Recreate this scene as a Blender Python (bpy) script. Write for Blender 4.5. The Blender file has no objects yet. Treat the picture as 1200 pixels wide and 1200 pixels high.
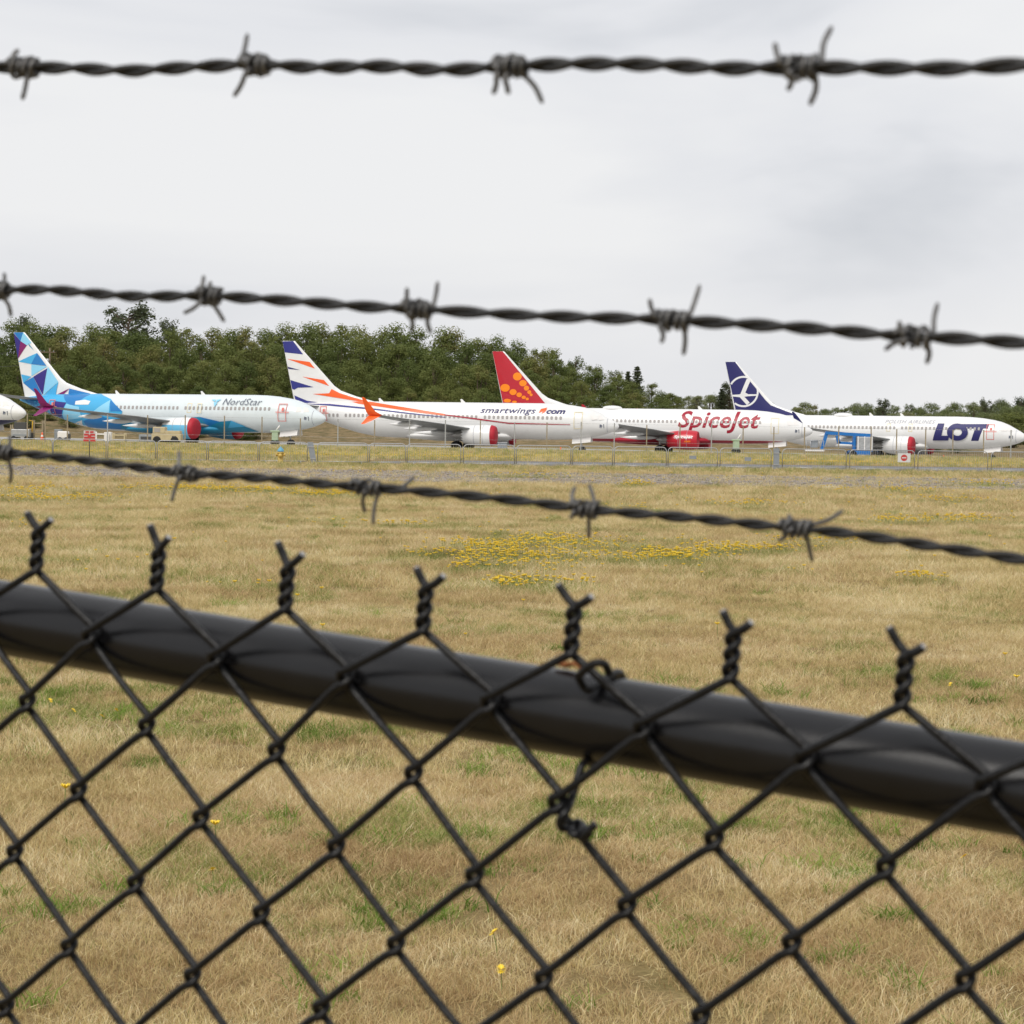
import bpy, bmesh, math, random
import numpy as np
from mathutils import Vector, Matrix

# ------------------------------------------------------------------ camera, world, sun, exposure
F = 2660.0                     # focal length in photo pixels (1200 px wide)
CAM = np.array([0.0, 0.0, 2.0])
PITCH, ROLL = math.atan(95.6 / F), 0.014
FW = np.array([0, math.cos(PITCH), -math.sin(PITCH)])
U0 = np.array([0, math.sin(PITCH), math.cos(PITCH)])
R0 = np.array([1.0, 0, 0])
RT = R0 * math.cos(ROLL) + U0 * math.sin(ROLL)
UP = -R0 * math.sin(ROLL) + U0 * math.cos(ROLL)
sc = bpy.context.scene
COL = sc.collection
cd = bpy.data.cameras.new('camera'); cam = bpy.data.objects.new('camera', cd); COL.objects.link(cam)
m = Matrix.Identity(4)
for i in range(3):
    m[i][0] = RT[i]; m[i][1] = UP[i]; m[i][2] = -FW[i]; m[i][3] = CAM[i]
cam.matrix_world = m
cd.sensor_width = 36; cd.sensor_height = 36; cd.sensor_fit = 'HORIZONTAL'
cd.lens = 36 * F / 1200; cd.clip_start = 0.05; cd.clip_end = 9000
cd.dof.use_dof = True; cd.dof.focus_distance = 16.0; cd.dof.aperture_fstop = 34.0
sc.camera = cam

SUN_EL, SUN_AZ = math.radians(47), math.radians(205)   # azimuth clockwise from +Y
w = bpy.data.worlds.new('World'); sc.world = w; w.use_nodes = True
nt = w.node_tree; nt.nodes.clear()
def N(t, typ, **kw):
    n = t.nodes.new(typ)
    for k, v in kw.items(): setattr(n, k, v)
    return n
out = N(nt, 'ShaderNodeOutputWorld'); bg = N(nt, 'ShaderNodeBackground'); bg.inputs[1].default_value = 0.0965
sky = N(nt, 'ShaderNodeTexSky'); sky.sky_type = 'NISHITA'; sky.sun_disc = False
sky.sun_elevation = SUN_EL; sky.sun_rotation = SUN_AZ; sky.air_density = 1.0; sky.dust_density = 3.0
tc = N(nt, 'ShaderNodeTexCoord'); mp = N(nt, 'ShaderNodeMapping'); mp.inputs['Scale'].default_value = (2.2, 2.2, 8.0)
mp.inputs['Location'].default_value = (0.35, 0.2, 0.25)
nz = N(nt, 'ShaderNodeTexNoise'); nz.inputs['Scale'].default_value = 1.35; nz.inputs['Detail'].default_value = 5; nz.inputs['Roughness'].default_value = 0.48
nz.inputs['Distortion'].default_value = 0.5
cr = N(nt, 'ShaderNodeValToRGB')
cr.color_ramp.elements[0].position = 0.30; cr.color_ramp.elements[0].color = (4.45, 4.6, 4.9, 1)
cr.color_ramp.elements[1].position = 0.62; cr.color_ramp.elements[1].color = (6.45, 6.45, 6.5, 1)
e = cr.color_ramp.elements.new(0.46); e.color = (5.85, 5.9, 6.1, 1)
mx = N(nt, 'ShaderNodeMixRGB'); mx.inputs[0].default_value = 0.95
L = nt.links.new
L(tc.outputs['Generated'], mp.inputs[0]); L(mp.outputs[0], nz.inputs['Vector']); L(nz.outputs['Fac'], cr.inputs[0])
L(sky.outputs[0], mx.inputs[1]); L(cr.outputs[0], mx.inputs[2]); L(mx.outputs[0], bg.inputs[0]); L(bg.outputs[0], out.inputs[0])

sd = bpy.data.lights.new('sun', 'SUN'); sd.energy = 1.5; sd.angle = math.radians(30); sd.color = (1.0, 0.95, 0.88)
sun = bpy.data.objects.new('sun', sd); COL.objects.link(sun)
sdir = Vector((math.sin(SUN_AZ) * math.cos(SUN_EL), math.cos(SUN_AZ) * math.cos(SUN_EL), math.sin(SUN_EL)))
sun.rotation_euler = sdir.to_track_quat('Z', 'Y').to_euler(); sun.location = (0, 0, 60)
vs = sc.view_settings; vs.view_transform = 'Standard'; vs.look = 'None'; vs.gamma = 1; vs.exposure = 0.50; vs.use_curve_mapping = False

# ------------------------------------------------------------------ helpers
random.seed(7); rng = np.random.default_rng(7)
def W(px, py, z):                                   # point at photo pixel and depth z
    return CAM + RT * ((px - 600) / F * z) + UP * ((600 - py) / F * z) + FW * z
def WC(v): return CAM + RT * v[0] + UP * v[1] + FW * v[2]
def ray(px, py):
    d = RT * ((px - 600) / F) + UP * ((600 - py) / F) + FW
    return d
def sstep(a, b, x): 
    t = np.clip((x - a) / (b - a), 0, 1); return t * t * (3 - 2 * t)
def gz(x, y):                                       # ground height
    x = np.asarray(x, float); y = np.asarray(y, float)
    z = -sstep(150, 235, y) * np.clip(0.0068 * (x + 56), -0.2, 1.1)
    z = z + 0.62 * sstep(160, 198, y) * (1 - sstep(205, 224, y))
    z = z + (3.0 * sstep(322, 352, y + 6 * np.sin(x * 0.05)) + 3.6 * sstep(345, 470, y)) * (1 - 0.8 * sstep(30, 72, x * 400 / np.maximum(y, 100)))
    return z
def G(px, py):                                      # where the pixel ray meets flat ground
    d = ray(px, py); t = -CAM[2] / d[2]; return CAM + d * t
def mesh(name, v, f, mat=None, smooth=False):
    me = bpy.data.meshes.new(name); me.from_pydata([tuple(map(float, p)) for p in v], [], [tuple(q) for q in f]); me.update()
    if smooth: me.polygons.foreach_set('use_smooth', [True] * len(me.polygons))
    if mat: me.materials.append(mat)
    return me
def add(name, me, parent=None, loc=None):
    o = bpy.data.objects.new(name, me); COL.objects.link(o)
    if parent: o.parent = parent
    if loc is not None: o.location = [float(q) for q in loc]
    return o
def tag(o, label=None, cat=None, group=None, kind=None):
    if label: o['label'] = label
    if cat: o['category'] = cat
    if group: o['group'] = group
    if kind: o['kind'] = kind
    return o
def thing(name, label, cat, loc=(0, 0, 0), rz=0, group=None):
    o = bpy.data.objects.new(name, None); COL.objects.link(o); o.empty_display_size = 0.2
    o.location = [float(q) for q in loc]; o.rotation_euler = (0, 0, rz)
    return tag(o, label, cat, group)
class MB:
    def __init__(s): s.v = []; s.f = []
    def ext(s, v, f):
        b = len(s.v); s.v += [tuple(p) for p in v]; s.f += [tuple(i + b for i in q) for q in f]; return s
    def box(s, x0, x1, y0, y1, z0, z1, bev=0.0):
        if bev <= 0:
            v = [(x, y, z) for x in (x0, x1) for y in (y0, y1) for z in (z0, z1)]
            return s.ext(v, [(0, 1, 3, 2), (4, 6, 7, 5), (0, 4, 5, 1), (2, 3, 7, 6), (0, 2, 6, 4), (1, 5, 7, 3)])
        bm = bmesh.new(); bmesh.ops.create_cube(bm, size=1)
        for q in bm.verts: q.co = ((x0 + x1) / 2 + q.co.x * (x1 - x0), (y0 + y1) / 2 + q.co.y * (y1 - y0), (z0 + z1) / 2 + q.co.z * (z1 - z0))
        bmesh.ops.bevel(bm, geom=bm.edges[:], offset=bev, segments=2, affect='EDGES', profile=0.5)
        bm.verts.index_update(); s.ext([q.co[:] for q in bm.verts], [[q.index for q in fc.verts] for fc in bm.faces]); bm.free(); return s
    def tube(s, pts, r, n=8, cap=True, ref=None):
        P = np.array(pts, float); k = len(P); rr = np.broadcast_to(np.asarray(r, float), (k,))
        T = np.gradient(P, axis=0); T /= np.linalg.norm(T, axis=1)[:, None] + 1e-12
        a = np.array(ref if ref is not None else ([0, 0, 1] if abs(T[0][2]) < 0.9 else [1, 0, 0]), float)
        rings = []
        for i in range(k):
            a = a - T[i] * (a @ T[i]); a /= np.linalg.norm(a) + 1e-12; b = np.cross(T[i], a)
            for j in range(n):
                an = 2 * math.pi * j / n; rings.append(P[i] + rr[i] * (math.cos(an) * a + math.sin(an) * b))
        f = [(i * n + j, i * n + (j + 1) % n, (i + 1) * n + (j + 1) % n, (i + 1) * n + j) for i in range(k - 1) for j in range(n)]
        if cap: f += [tuple(range(n - 1, -1, -1)), tuple((k - 1) * n + j for j in range(n))]
        return s.ext(rings, f)
    def lathe(s, prof, c, axis='x', n=28):           # profile of (along, radius)
        v = []; k = len(prof)
        for a, r in prof:
            for j in range(n):
                an = 2 * math.pi * j / n; p, q = r * math.cos(an), r * math.sin(an)
                v.append({'x': (c[0] + a, c[1] + p, c[2] + q), 'y': (c[0] + p, c[1] + a, c[2] + q), 'z': (c[0] + p, c[1] + q, c[2] + a)}[axis])
        f = [(i * n + j, i * n + (j + 1) % n, (i + 1) * n + (j + 1) % n, (i + 1) * n + j) for i in range(k - 1) for j in range(n)]
        return s.ext(v, f)
    def build(s, name, mat, parent=None, smooth=False, loc=None):
        return add(name, mesh(name, s.v, s.f, mat, smooth), parent, loc)
def catmull(P, k=4):
    P = np.array(P, float); Q = np.vstack([2 * P[0] - P[1], P, 2 * P[-1] - P[-2]]); o = []
    for i in range(len(P) - 1):
        a, b, c, d = Q[i:i + 4]
        for t in np.arange(k) / k:
            o.append(0.5 * (2 * b + (c - a) * t + (2 * a - 5 * b + 4 * c - d) * t * t + (3 * b - a - 3 * c + d) * t ** 3))
    o.append(P[-1]); return np.array(o)

# ------------------------------------------------------------------ materials
MAT = {}
def pmat(name, col, rough=0.5, metal=0.0, var=0.0, scale=4.0, bump=0.0, bscale=20.0, spec=0.5, coat=0.0, coords='Object'):
    if name in MAT: return MAT[name]
    mt = bpy.data.materials.new(name); mt.use_nodes = True; t = mt.node_tree; b = t.nodes['Principled BSDF']
    b.inputs['Base Color'].default_value = (*col, 1); b.inputs['Roughness'].default_value = rough; b.inputs['Metallic'].default_value = metal
    b.inputs['Specular IOR Level'].default_value = spec; b.inputs['Coat Weight'].default_value = coat
    tcn = t.nodes.new('ShaderNodeTexCoord')
    if var > 0:
        n = t.nodes.new('ShaderNodeTexNoise'); n.inputs['Scale'].default_value = scale; n.inputs['Detail'].default_value = 6; n.inputs['Roughness'].default_value = 0.65
        r = t.nodes.new('ShaderNodeValToRGB'); r.color_ramp.elements[0].position = 0.3; r.color_ramp.elements[1].position = 0.7
        r.color_ramp.elements[0].color = (*[c * (1 - var) for c in col], 1); r.color_ramp.elements[1].color = (*[min(1, c * (1 + var)) for c in col], 1)
        t.links.new(tcn.outputs[coords], n.inputs['Vector']); t.links.new(n.outputs['Fac'], r.inputs[0]); t.links.new(r.outputs[0], b.inputs['Base Color'])
    if bump > 0:
        n2 = t.nodes.new('ShaderNodeTexNoise'); n2.inputs['Scale'].default_value = bscale; n2.inputs['Detail'].default_value = 4
        bp = t.nodes.new('ShaderNodeBump'); bp.inputs['Strength'].default_value = bump; bp.inputs['Distance'].default_value = 0.02
        t.links.new(tcn.outputs[coords], n2.inputs['Vector']); t.links.new(n2.outputs['Fac'], bp.inputs['Height']); t.links.new(bp.outputs[0], b.inputs['Normal'])
    MAT[name] = mt; return mt
def srgb(r, g, b):
    f = lambda c: (c / 255 / 12.92) if c <= 10 else ((c / 255 + 0.055) / 1.055) ** 2.4
    return (f(r), f(g), f(b))

def field_material():
    mt = bpy.data.materials.new('field_ground'); mt.use_nodes = True; t = mt.node_tree; b = t.nodes['Principled BSDF']; l = t.links.new
    g = t.nodes.new('ShaderNodeNewGeometry')
    def noise(scale, det=5, rough=0.6, sx=1, sy=1):
        mpn = t.nodes.new('ShaderNodeMapping'); mpn.inputs['Scale'].default_value = (sx, sy, 1); l(g.outputs['Position'], mpn.inputs[0])
        n = t.nodes.new('ShaderNodeTexNoise'); n.inputs['Scale'].default_value = scale; n.inputs['Detail'].default_value = det; n.inputs['Roughness'].default_value = rough
        l(mpn.outputs[0], n.inputs['Vector']); return n
    def ramp(src, els):
        r = t.nodes.new('ShaderNodeValToRGB'); r.color_ramp.elements[0].position, r.color_ramp.elements[0].color = els[0][0], (*els[0][1], 1)
        r.color_ramp.elements[1].position, r.color_ramp.elements[1].color = els[1][0], (*els[1][1], 1)
        for p, c in els[2:]:
            q = r.color_ramp.elements.new(p); q.color = (*c, 1)
        l(src, r.inputs[0]); return r
    def mix(f, a, bb, mode='MIX'):
        mm = t.nodes.new('ShaderNodeMixRGB'); mm.blend_type = mode
        for i, s_ in enumerate((f, a, bb)):
            if isinstance(s_, (int, float)): mm.inputs[i].default_value = s_
            elif isinstance(s_, tuple): mm.inputs[i].default_value = (*s_, 1)
            else: l(s_, mm.inputs[i])
        return mm.outputs[0]
    n1 = noise(0.35, 6, 0.65); n2 = noise(3.0, 6, 0.7); n3 = noise(0.09, 5, 0.6); n4 = noise(40, 3, 0.7)
    base = ramp(n2.outputs['Fac'], [(0.25, (0.19, 0.135, 0.06)), (0.75, (0.40, 0.315, 0.16)), (0.5, (0.29, 0.22, 0.105))]).outputs[0]
    fine = ramp(n4.outputs['Fac'], [(0.3, (0.55, 0.5, 0.45)), (0.7, (1.2, 1.18, 1.12))]).outputs[0]
    base = mix(0.8, base, fine, 'MULTIPLY')
    gm = ramp(n1.outputs['Fac'], [(0.54, (0, 0, 0)), (0.68, (0.55,) * 3)]).outputs[0]
    base = mix(gm, base, (0.15, 0.17, 0.045))
    # the airfield grass beyond the barriers is greener, the wooded slope browner
    sep = t.nodes.new('ShaderNodeSeparateXYZ'); l(g.outputs['Position'], sep.inputs[0])
    def band(a, bq, c, d):
        m1 = t.nodes.new('ShaderNodeMapRange'); m1.interpolation_type = 'SMOOTHSTEP'; m1.inputs[1].default_value = a; m1.inputs[2].default_value = bq
        m2 = t.nodes.new('ShaderNodeMapRange'); m2.interpolation_type = 'SMOOTHSTEP'; m2.inputs[1].default_value = c; m2.inputs[2].default_value = d
        m2.inputs[3].default_value = 1; m2.inputs[4].default_value = 0
        mu = t.nodes.new('ShaderNodeMath'); mu.operation = 'MULTIPLY'; l(sep.outputs[1], m1.inputs[0]); l(sep.outputs[1], m2.inputs[0]); l(m1.outputs[0], mu.inputs[0]); l(m2.outputs[0], mu.inputs[1]); return mu.outputs[0]
    n5 = noise(0.5, 5, 0.65, 0.35, 1.0)
    gre = ramp(n5.outputs['Fac'], [(0.3, (0.22, 0.20, 0.06)), (0.7, (0.37, 0.30, 0.12))]).outputs[0]
    base = mix(band(150, 175, 310, 330), base, gre)
    n6 = noise(0.22, 5, 0.7, 0.4, 1.0)
    yel = ramp(n6.outputs['Fac'], [(0.40, (0, 0, 0)), (0.56, (0.8,) * 3)]).outputs[0]
    mu = t.nodes.new('ShaderNodeMath'); mu.operation = 'MULTIPLY'; l(band(150, 158, 176, 186), mu.inputs[0]); l(yel, mu.inputs[1])
    base = mix(mu.outputs[0], base, (0.56, 0.42, 0.05))
    n7 = noise(0.9, 8, 0.8, 0.6, 1.0)
    hill = ramp(n7.outputs['Fac'], [(0.36, (0.07, 0.075, 0.025)), (0.64, (0.31, 0.225, 0.12)), (0.5, (0.20, 0.15, 0.08))]).outputs[0]
    base = mix(band(318, 330, 3000, 5000), base, hill)
    l(base, b.inputs['Base Color']); b.inputs['Roughness'].default_value = 0.95; b.inputs['Specular IOR Level'].default_value = 0.1
    bp = t.nodes.new('ShaderNodeBump'); bp.inputs['Strength'].default_value = 0.7; bp.inputs['Distance'].default_value = 0.04
    l(n4.outputs['Fac'], bp.inputs['Height']); l(bp.outputs[0], b.inputs['Normal'])
    return mt
def blade_material(name, els, scale=0.55, fine=38.0):
    mt = bpy.data.materials.new(name); mt.use_nodes = True; t = mt.node_tree; b = t.nodes['Principled BSDF']; l = t.links.new
    g = t.nodes.new('ShaderNodeNewGeometry'); oi = t.nodes.new('ShaderNodeObjectInfo')
    n = t.nodes.new('ShaderNodeTexNoise'); n.inputs['Scale'].default_value = scale; n.inputs['Detail'].default_value = 4
    l(g.outputs['Position'], n.inputs['Vector'])
    n2 = t.nodes.new('ShaderNodeTexNoise'); n2.inputs['Scale'].default_value = fine; n2.inputs['Detail'].default_value = 3; l(g.outputs['Position'], n2.inputs['Vector'])
    ma = t.nodes.new('ShaderNodeMath'); ma.operation = 'MULTIPLY_ADD'; ma.inputs[1].default_value = 0.45; l(oi.outputs['Random'], ma.inputs[0]); l(n.outputs['Fac'], ma.inputs[2])
    mb = t.nodes.new('ShaderNodeMath'); mb.operation = 'MULTIPLY_ADD'; mb.inputs[1].default_value = 0.7; l(n2.outputs['Fac'], mb.inputs[0]); l(ma.outputs[0], mb.inputs[2])
    mc = t.nodes.new('ShaderNodeMath'); mc.operation = 'SUBTRACT'; mc.inputs[1].default_value = 0.56; l(mb.outputs[0], mc.inputs[0])
    r = t.nodes.new('ShaderNodeValToRGB'); ce = r.color_ramp.elements
    ce[0].position, ce[0].color = els[0][0], (*els[0][1], 1); ce[1].position, ce[1].color = els[-1][0], (*els[-1][1], 1)
    for p, c in els[1:-1]:
        q = ce.new(p); q.color = (*c, 1)
    l(mc.outputs[0], r.inputs[0]); l(r.outputs[0], b.inputs['Base Color'])
    b.inputs['Roughness'].default_value = 0.75; b.inputs['Specular IOR Level'].default_value = 0.25
    tr = t.nodes.new('ShaderNodeBsdfTranslucent'); l(r.outputs[0], tr.inputs[0])
    ms = t.nodes.new('ShaderNodeMixShader'); ms.inputs[0].default_value = 0.4
    l(b.outputs[0], ms.inputs[1]); l(tr.outputs[0], ms.inputs[2]); l(ms.outputs[0], t.nodes['Material Output'].inputs[0])
    return mt
M_field = field_material()
M_straw = blade_material('dry_grass', [(0.12, (0.34, 0.245, 0.105)), (0.36, (0.60, 0.48, 0.225)), (0.6, (0.76, 0.635, 0.34)), (0.86, (0.90, 0.81, 0.55))])
M_brown = blade_material('brown_grass', [(0.12, (0.30, 0.19, 0.09)), (0.5, (0.57, 0.41, 0.21)), (0.88, (0.77, 0.62, 0.38))])
M_green = blade_material('green_grass', [(0.12, (0.12, 0.16, 0.03)), (0.5, (0.27, 0.31, 0.08)), (0.85, (0.52, 0.49, 0.19))])
M_leafA = blade_material('leaf_deciduous', [(0.1, (0.092, 0.126, 0.037)), (0.42, (0.144, 0.178, 0.052)), (0.66, (0.19, 0.213, 0.063)), (0.92, (0.26, 0.22, 0.084))], scale=0.06, fine=.6)
M_leafC = blade_material('leaf_conifer', [(0.2, (0.07, 0.09, 0.045)), (0.6, (0.115, 0.135, 0.07)), (0.9, (0.16, 0.17, 0.09))], scale=0.05, fine=1.2)
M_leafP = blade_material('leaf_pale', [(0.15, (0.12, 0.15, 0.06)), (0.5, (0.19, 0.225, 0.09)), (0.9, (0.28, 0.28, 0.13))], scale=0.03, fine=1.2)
M_bark = pmat('bark', (0.10, 0.075, 0.05), 0.9, var=0.3, scale=3)
M_petal = pmat('yellow_petal', (0.80, 0.58, 0.04), 0.6, var=0.25, scale=30)
M_stem = pmat('flower_stem', (0.16, 0.22, 0.05), 0.7, var=0.2, scale=20)
M_gravel = pmat('gravel', (0.25, 0.215, 0.185), 0.95, var=0.35, scale=1.6, bump=0.8, bscale=14)
M_stone = pmat('stone', (0.27, 0.24, 0.21), 0.9, var=0.4, scale=3, coords='Generated')
M_asph = pmat('asphalt', (0.17, 0.17, 0.175), 0.9, var=0.15, scale=1.2, bump=0.3, bscale=30)
M_conc = pmat('apron_concrete', (0.34, 0.33, 0.31), 0.9, var=0.15, scale=0.2)
M_vinyl = pmat('black_vinyl_wire', (0.0055, 0.0055, 0.006), 0.36, var=0.3, scale=60, bump=0.12, bscale=300, spec=0.3)
M_wireend = pmat('cut_steel', (0.45, 0.45, 0.46), 0.4, metal=0.6)
M_galv = pmat('weathered_steel', (0.022, 0.0215, 0.021), 0.48, metal=0.3, var=0.45, scale=120, bump=0.15, bscale=500)
M_barb = pmat('galvanised_barb', (0.12, 0.118, 0.115), 0.42, metal=0.6, var=0.4, scale=150, bump=0.15, bscale=500)
M_galvlt = pmat('galvanised_tube', (0.42, 0.43, 0.44), 0.45, metal=0.5, var=0.2, scale=3)
M_white = pmat('white_paint', (0.78, 0.78, 0.77), 0.28, var=0.045, scale=0.9, coat=0.3)
M_bwhite = pmat('blue_white_paint', (0.69, 0.755, 0.775), 0.28, var=0.045, scale=0.9, coat=0.3)
M_offw = pmat('off_white_cover', (0.78, 0.76, 0.74), 0.6)
M_dome = pmat('radome_paint', (0.76, 0.76, 0.755), 0.35)
M_wing = pmat('wing_grey', (0.27, 0.28, 0.28), 0.4, var=0.06, scale=0.8)
M_winggr = pmat('wing_underside', (0.30, 0.31, 0.31), 0.5, var=0.1, scale=0.8)
M_glass = pmat('cabin_window', (0.36, 0.34, 0.33), 0.3)
M_tyre = pmat('tyre_rubber', (0.018, 0.018, 0.018), 0.8)
M_metal = pmat('bare_metal', (0.45, 0.44, 0.42), 0.4, metal=0.7)
M_dark = pmat('dark_steel', (0.06, 0.06, 0.062), 0.6)
M_red = pmat('red_cover', srgb(172, 22, 42), 0.6, var=0.12, scale=1.5)
M_redp = pmat('red_paint', srgb(186, 22, 42), 0.3, var=0.03, coat=0.3)
M_dred = pmat('dark_red_paint', srgb(165, 24, 48), 0.35)
M_tape = pmat('red_tape', srgb(214, 120, 112), 0.6)
M_tapey = pmat('yellow_tape', srgb(226, 214, 180), 0.6)
M_navy = pmat('navy_paint', srgb(36, 36, 98), 0.5)
M_navy2 = pmat('deep_blue_paint', srgb(44, 48, 128), 0.45)
M_orange = pmat('orange_paint', srgb(243, 98, 36), 0.35)
M_amber = pmat('amber_paint', srgb(250, 140, 14), 0.35)
M_sky1 = pmat('sky_blue_paint', srgb(72, 172, 222), 0.3)
M_sky2 = pmat('pale_blue_paint', srgb(140, 206, 236), 0.3)
M_mid = pmat('mid_blue_paint', srgb(36, 122, 190), 0.3)
M_teal = pmat('teal_paint', srgb(30, 134, 172), 0.35)
M_purp = pmat('plum_paint', srgb(128, 26, 98), 0.35)
M_ind = pmat('indigo_paint', srgb(52, 40, 124), 0.35)
M_txt = pmat('grey_lettering', srgb(96, 102, 116), 0.5)
M_txtl = pmat('pale_grey_lettering', srgb(160, 162, 172), 0.5)
M_lift = pmat('lift_blue', srgb(28, 108, 178), 0.4, var=0.1, scale=2)
M_tan = pmat('tan_paint', srgb(188, 174, 140), 0.55, var=0.12, scale=3)
M_wood = pmat('weathered_wood', srgb(148, 136, 114), 0.85, var=0.25, scale=4)
M_hyd = pmat('hydrant_yellow', srgb(200, 172, 92), 0.5, var=0.1, scale=6)
M_hydb = pmat('hydrant_blue', srgb(96, 158, 186), 0.5)
M_grey = pmat('grey_sheet', srgb(136, 142, 148), 0.6, var=0.12, scale=4)
M_mint = pmat('pale_green_plastic', srgb(166, 186, 160), 0.5, var=0.08, scale=4)
M_cone = pmat('cone_orange', srgb(230, 96, 50), 0.6)
M_yel = pmat('machine_yellow', srgb(214, 170, 40), 0.5)
M_rust = pmat('dead_leaf', srgb(150, 92, 48), 0.8, var=0.35, scale=90)

# ------------------------------------------------------------------ ground, road, apron, gravel
xs = np.concatenate([np.linspace(-4000, -160, 12), np.linspace(-150, 150, 101), np.linspace(160, 4000, 12)])
ys = np.concatenate([np.linspace(-200, 0, 5), np.linspace(3, 300, 70), np.linspace(304, 480, 60), np.linspace(500, 5000, 14)])
XX, YY = np.meshgrid(xs, ys); ZZ = gz(XX, YY)
v = np.stack([XX.ravel(), YY.ravel(), ZZ.ravel()], 1); nx = len(xs)
f = [(j * nx + i, j * nx + i + 1, (j + 1) * nx + i + 1, (j + 1) * nx + i) for j in range(len(ys) - 1) for i in range(nx - 1)]
tag(add('ground', mesh('ground', v, f, M_field, True)), 'dry tan grass field running out to the airfield', None, kind='structure')
def sheet(name, pts0, pts1, mat, lift, label):
    v = []; n = len(pts0)
    for (a, b) in zip(pts0, pts1):
        for t in np.linspace(0, 1, 7):
            x, y = a[0] + (b[0] - a[0]) * t, a[1] + (b[1] - a[1]) * t; v.append((x, y, float(gz(x, y)) + lift))
    f = [(i * 7 + j, (i + 1) * 7 + j, (i + 1) * 7 + j + 1, i * 7 + j + 1) for i in range(n - 1) for j in range(6)]
    return tag(add(name, mesh(name, v, f, mat, True)), label, None, kind='structure')
X = np.linspace(-200, 200, 81)
sheet('apron', [(x, 232) for x in X], [(x, 312) for x in X], M_conc, 0.05, 'pale concrete apron under the parked jets')
X = np.linspace(-8.5, 160, 60)
sheet('service_road', [(x, 129.5 + 0.03 * x + 0.5 * max(0, (-5 - x))) for x in X], [(x, 146.5 + 0.03 * x - 2.5 * max(0, -4.5 - x)) for x in X], M_asph, 0.012, 'grey asphalt service road behind the steel barriers')
X = np.linspace(-80, 80, 161); wob = np.convolve(rng.normal(0, 1.6, 161 + 8), np.ones(9) / 9, 'valid'); wob2 = np.convolve(rng.normal(0, 2.5, 161 + 8), np.ones(9) / 9, 'valid')
sheet('gravel_strip', [(x, 84 - 0.03 * x + a) for x, a in zip(X, wob)], [(x, 108 + a) for x, a in zip(X, wob2)], M_gravel, 0.02, 'strip of grey brown gravel across the field')

# ------------------------------------------------------------------ chain-link fence (lattice fitted to the real mesh: 72 mm diamonds)
uC = np.array([0.03134378, -0.00383316, -0.01728798]); vC = np.array([-0.00307377, -0.03684172, 0.00259583]); pC = np.array([-0.22563412, -0.01757257, 1.078766])
uW = RT * uC[0] + UP * uC[1] + FW * uC[2]; vW = RT * vC[0] + UP * vC[1] + FW * vC[2]; P0 = WC(pC)
nW = np.cross(uW, vW); nW /= np.linalg.norm(nW)
if nW @ FW > 0: nW = -nW                                     # towards the camera
vU = -vW / np.linalg.norm(vW); uU = uW / np.linalg.norm(uW)
KN = 0.325                                                   # knuckle row
RW = 0.00188
C0, C1, NR = -30, 46, 52
base = P0 + uW * 8; base = np.array([base[0], base[1], 0.0])
fence = thing('chain_link_fence', 'black vinyl coated chain-link fence with sloping round top rail in the foreground', 'fence', base)
def LP(c, r, d): return P0 + uW * c + vW * r + nW * d - base
dd = 0.0027
def njit(c, r):
    q = random.Random(c * 7919 + r * 104729); return q.gauss(0, .02), q.gauss(0, .017)
def mesh_wire(k):
    rnd = random.Random(k * 31 + 5); pts = []
    even = (k % 2 == 0); kc = k if even else k + 1; rk = random.Random(kc * 577)
    # tip, splayed end, twist
    turns = 1.5 + rk.uniform(-.12, .12); ph0 = math.pi if even else 0.0; hh = 0.0192 + rk.uniform(-.0016, .0016); rho = 0.00198
    sgn = 1 if even else -1
    tip = (sgn * (0.0080 + rnd.uniform(-.002, .002)), hh + (0.0060 if even else 0.0092) + rnd.uniform(-.0018, .0018))
    q = LP(kc, KN, 0)
    pts.append(q + uU * tip[0] + vU * tip[1] + nW * (rho * 0.8 if even else -rho * 0.8))
    pts.append(q + uU * tip[0] * 0.55 + vU * (hh + (tip[1] - hh) * 0.45) + nW * (rho if even else -rho))
    nn = 20
    for i in range(nn + 1):
        t = 1 - i / nn; an = ph0 + turns * 2 * math.pi * t
        pts.append(q + vU * (0.001 + hh * t) + uU * rho * math.sin(an) + nW * rho * math.cos(an))
    for r in range(1, NR):
        left = (r % 2 == k % 2); jc, jr = njit(k if left else k + 1, r)
        if left:
            c = k + jc; seq = [(c + .10, -.14, dd), (c - .03, -.07, dd * .9), (c - .068, 0, dd * .2), (c - .055, .06, -dd * .55), (c + .035, .125, -dd)]
            n2 = njit(k + 1, r + 1); mid = (k + .5 + (jc + n2[0]) / 2, r + .5 + (jr + n2[1]) / 2 + rnd.gauss(.005, .006), -dd)
        else:
            c = k + 1 + jc; seq = [(c - .035, -.125, -dd), (c + .055, -.06, -dd * .55), (c + .068, 0, dd * .2), (c + .03, .07, dd * .9), (c - .10, .14, dd)]
            n2 = njit(k, r + 1); mid = (k + .5 + (jc + n2[0]) / 2, r + .5 + (jr + n2[1]) / 2 + rnd.gauss(0, .006), dd)
        for (cc, dr, d) in seq: pts.append(LP(cc, r + jr + dr, d))
        if r < NR - 1: pts.append(LP(*mid))
    P = catmull(pts, 3)
    ob = MB().tube(P, RW, 8, ref=nW).build('mesh_wire', M_vinyl, fence, True)
    return ob, P
for k in range(C0, C1):
    ob, P = mesh_wire(k)
    # bare steel shows on the cut end
    d = P[0] - P[1]; d /= np.linalg.norm(d)
    MB().tube([P[0] - d * 0.0001, P[0] + d * 0.0006], [RW * .85, RW * .75], 8).build('cut_end', M_wireend, ob, True)
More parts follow.
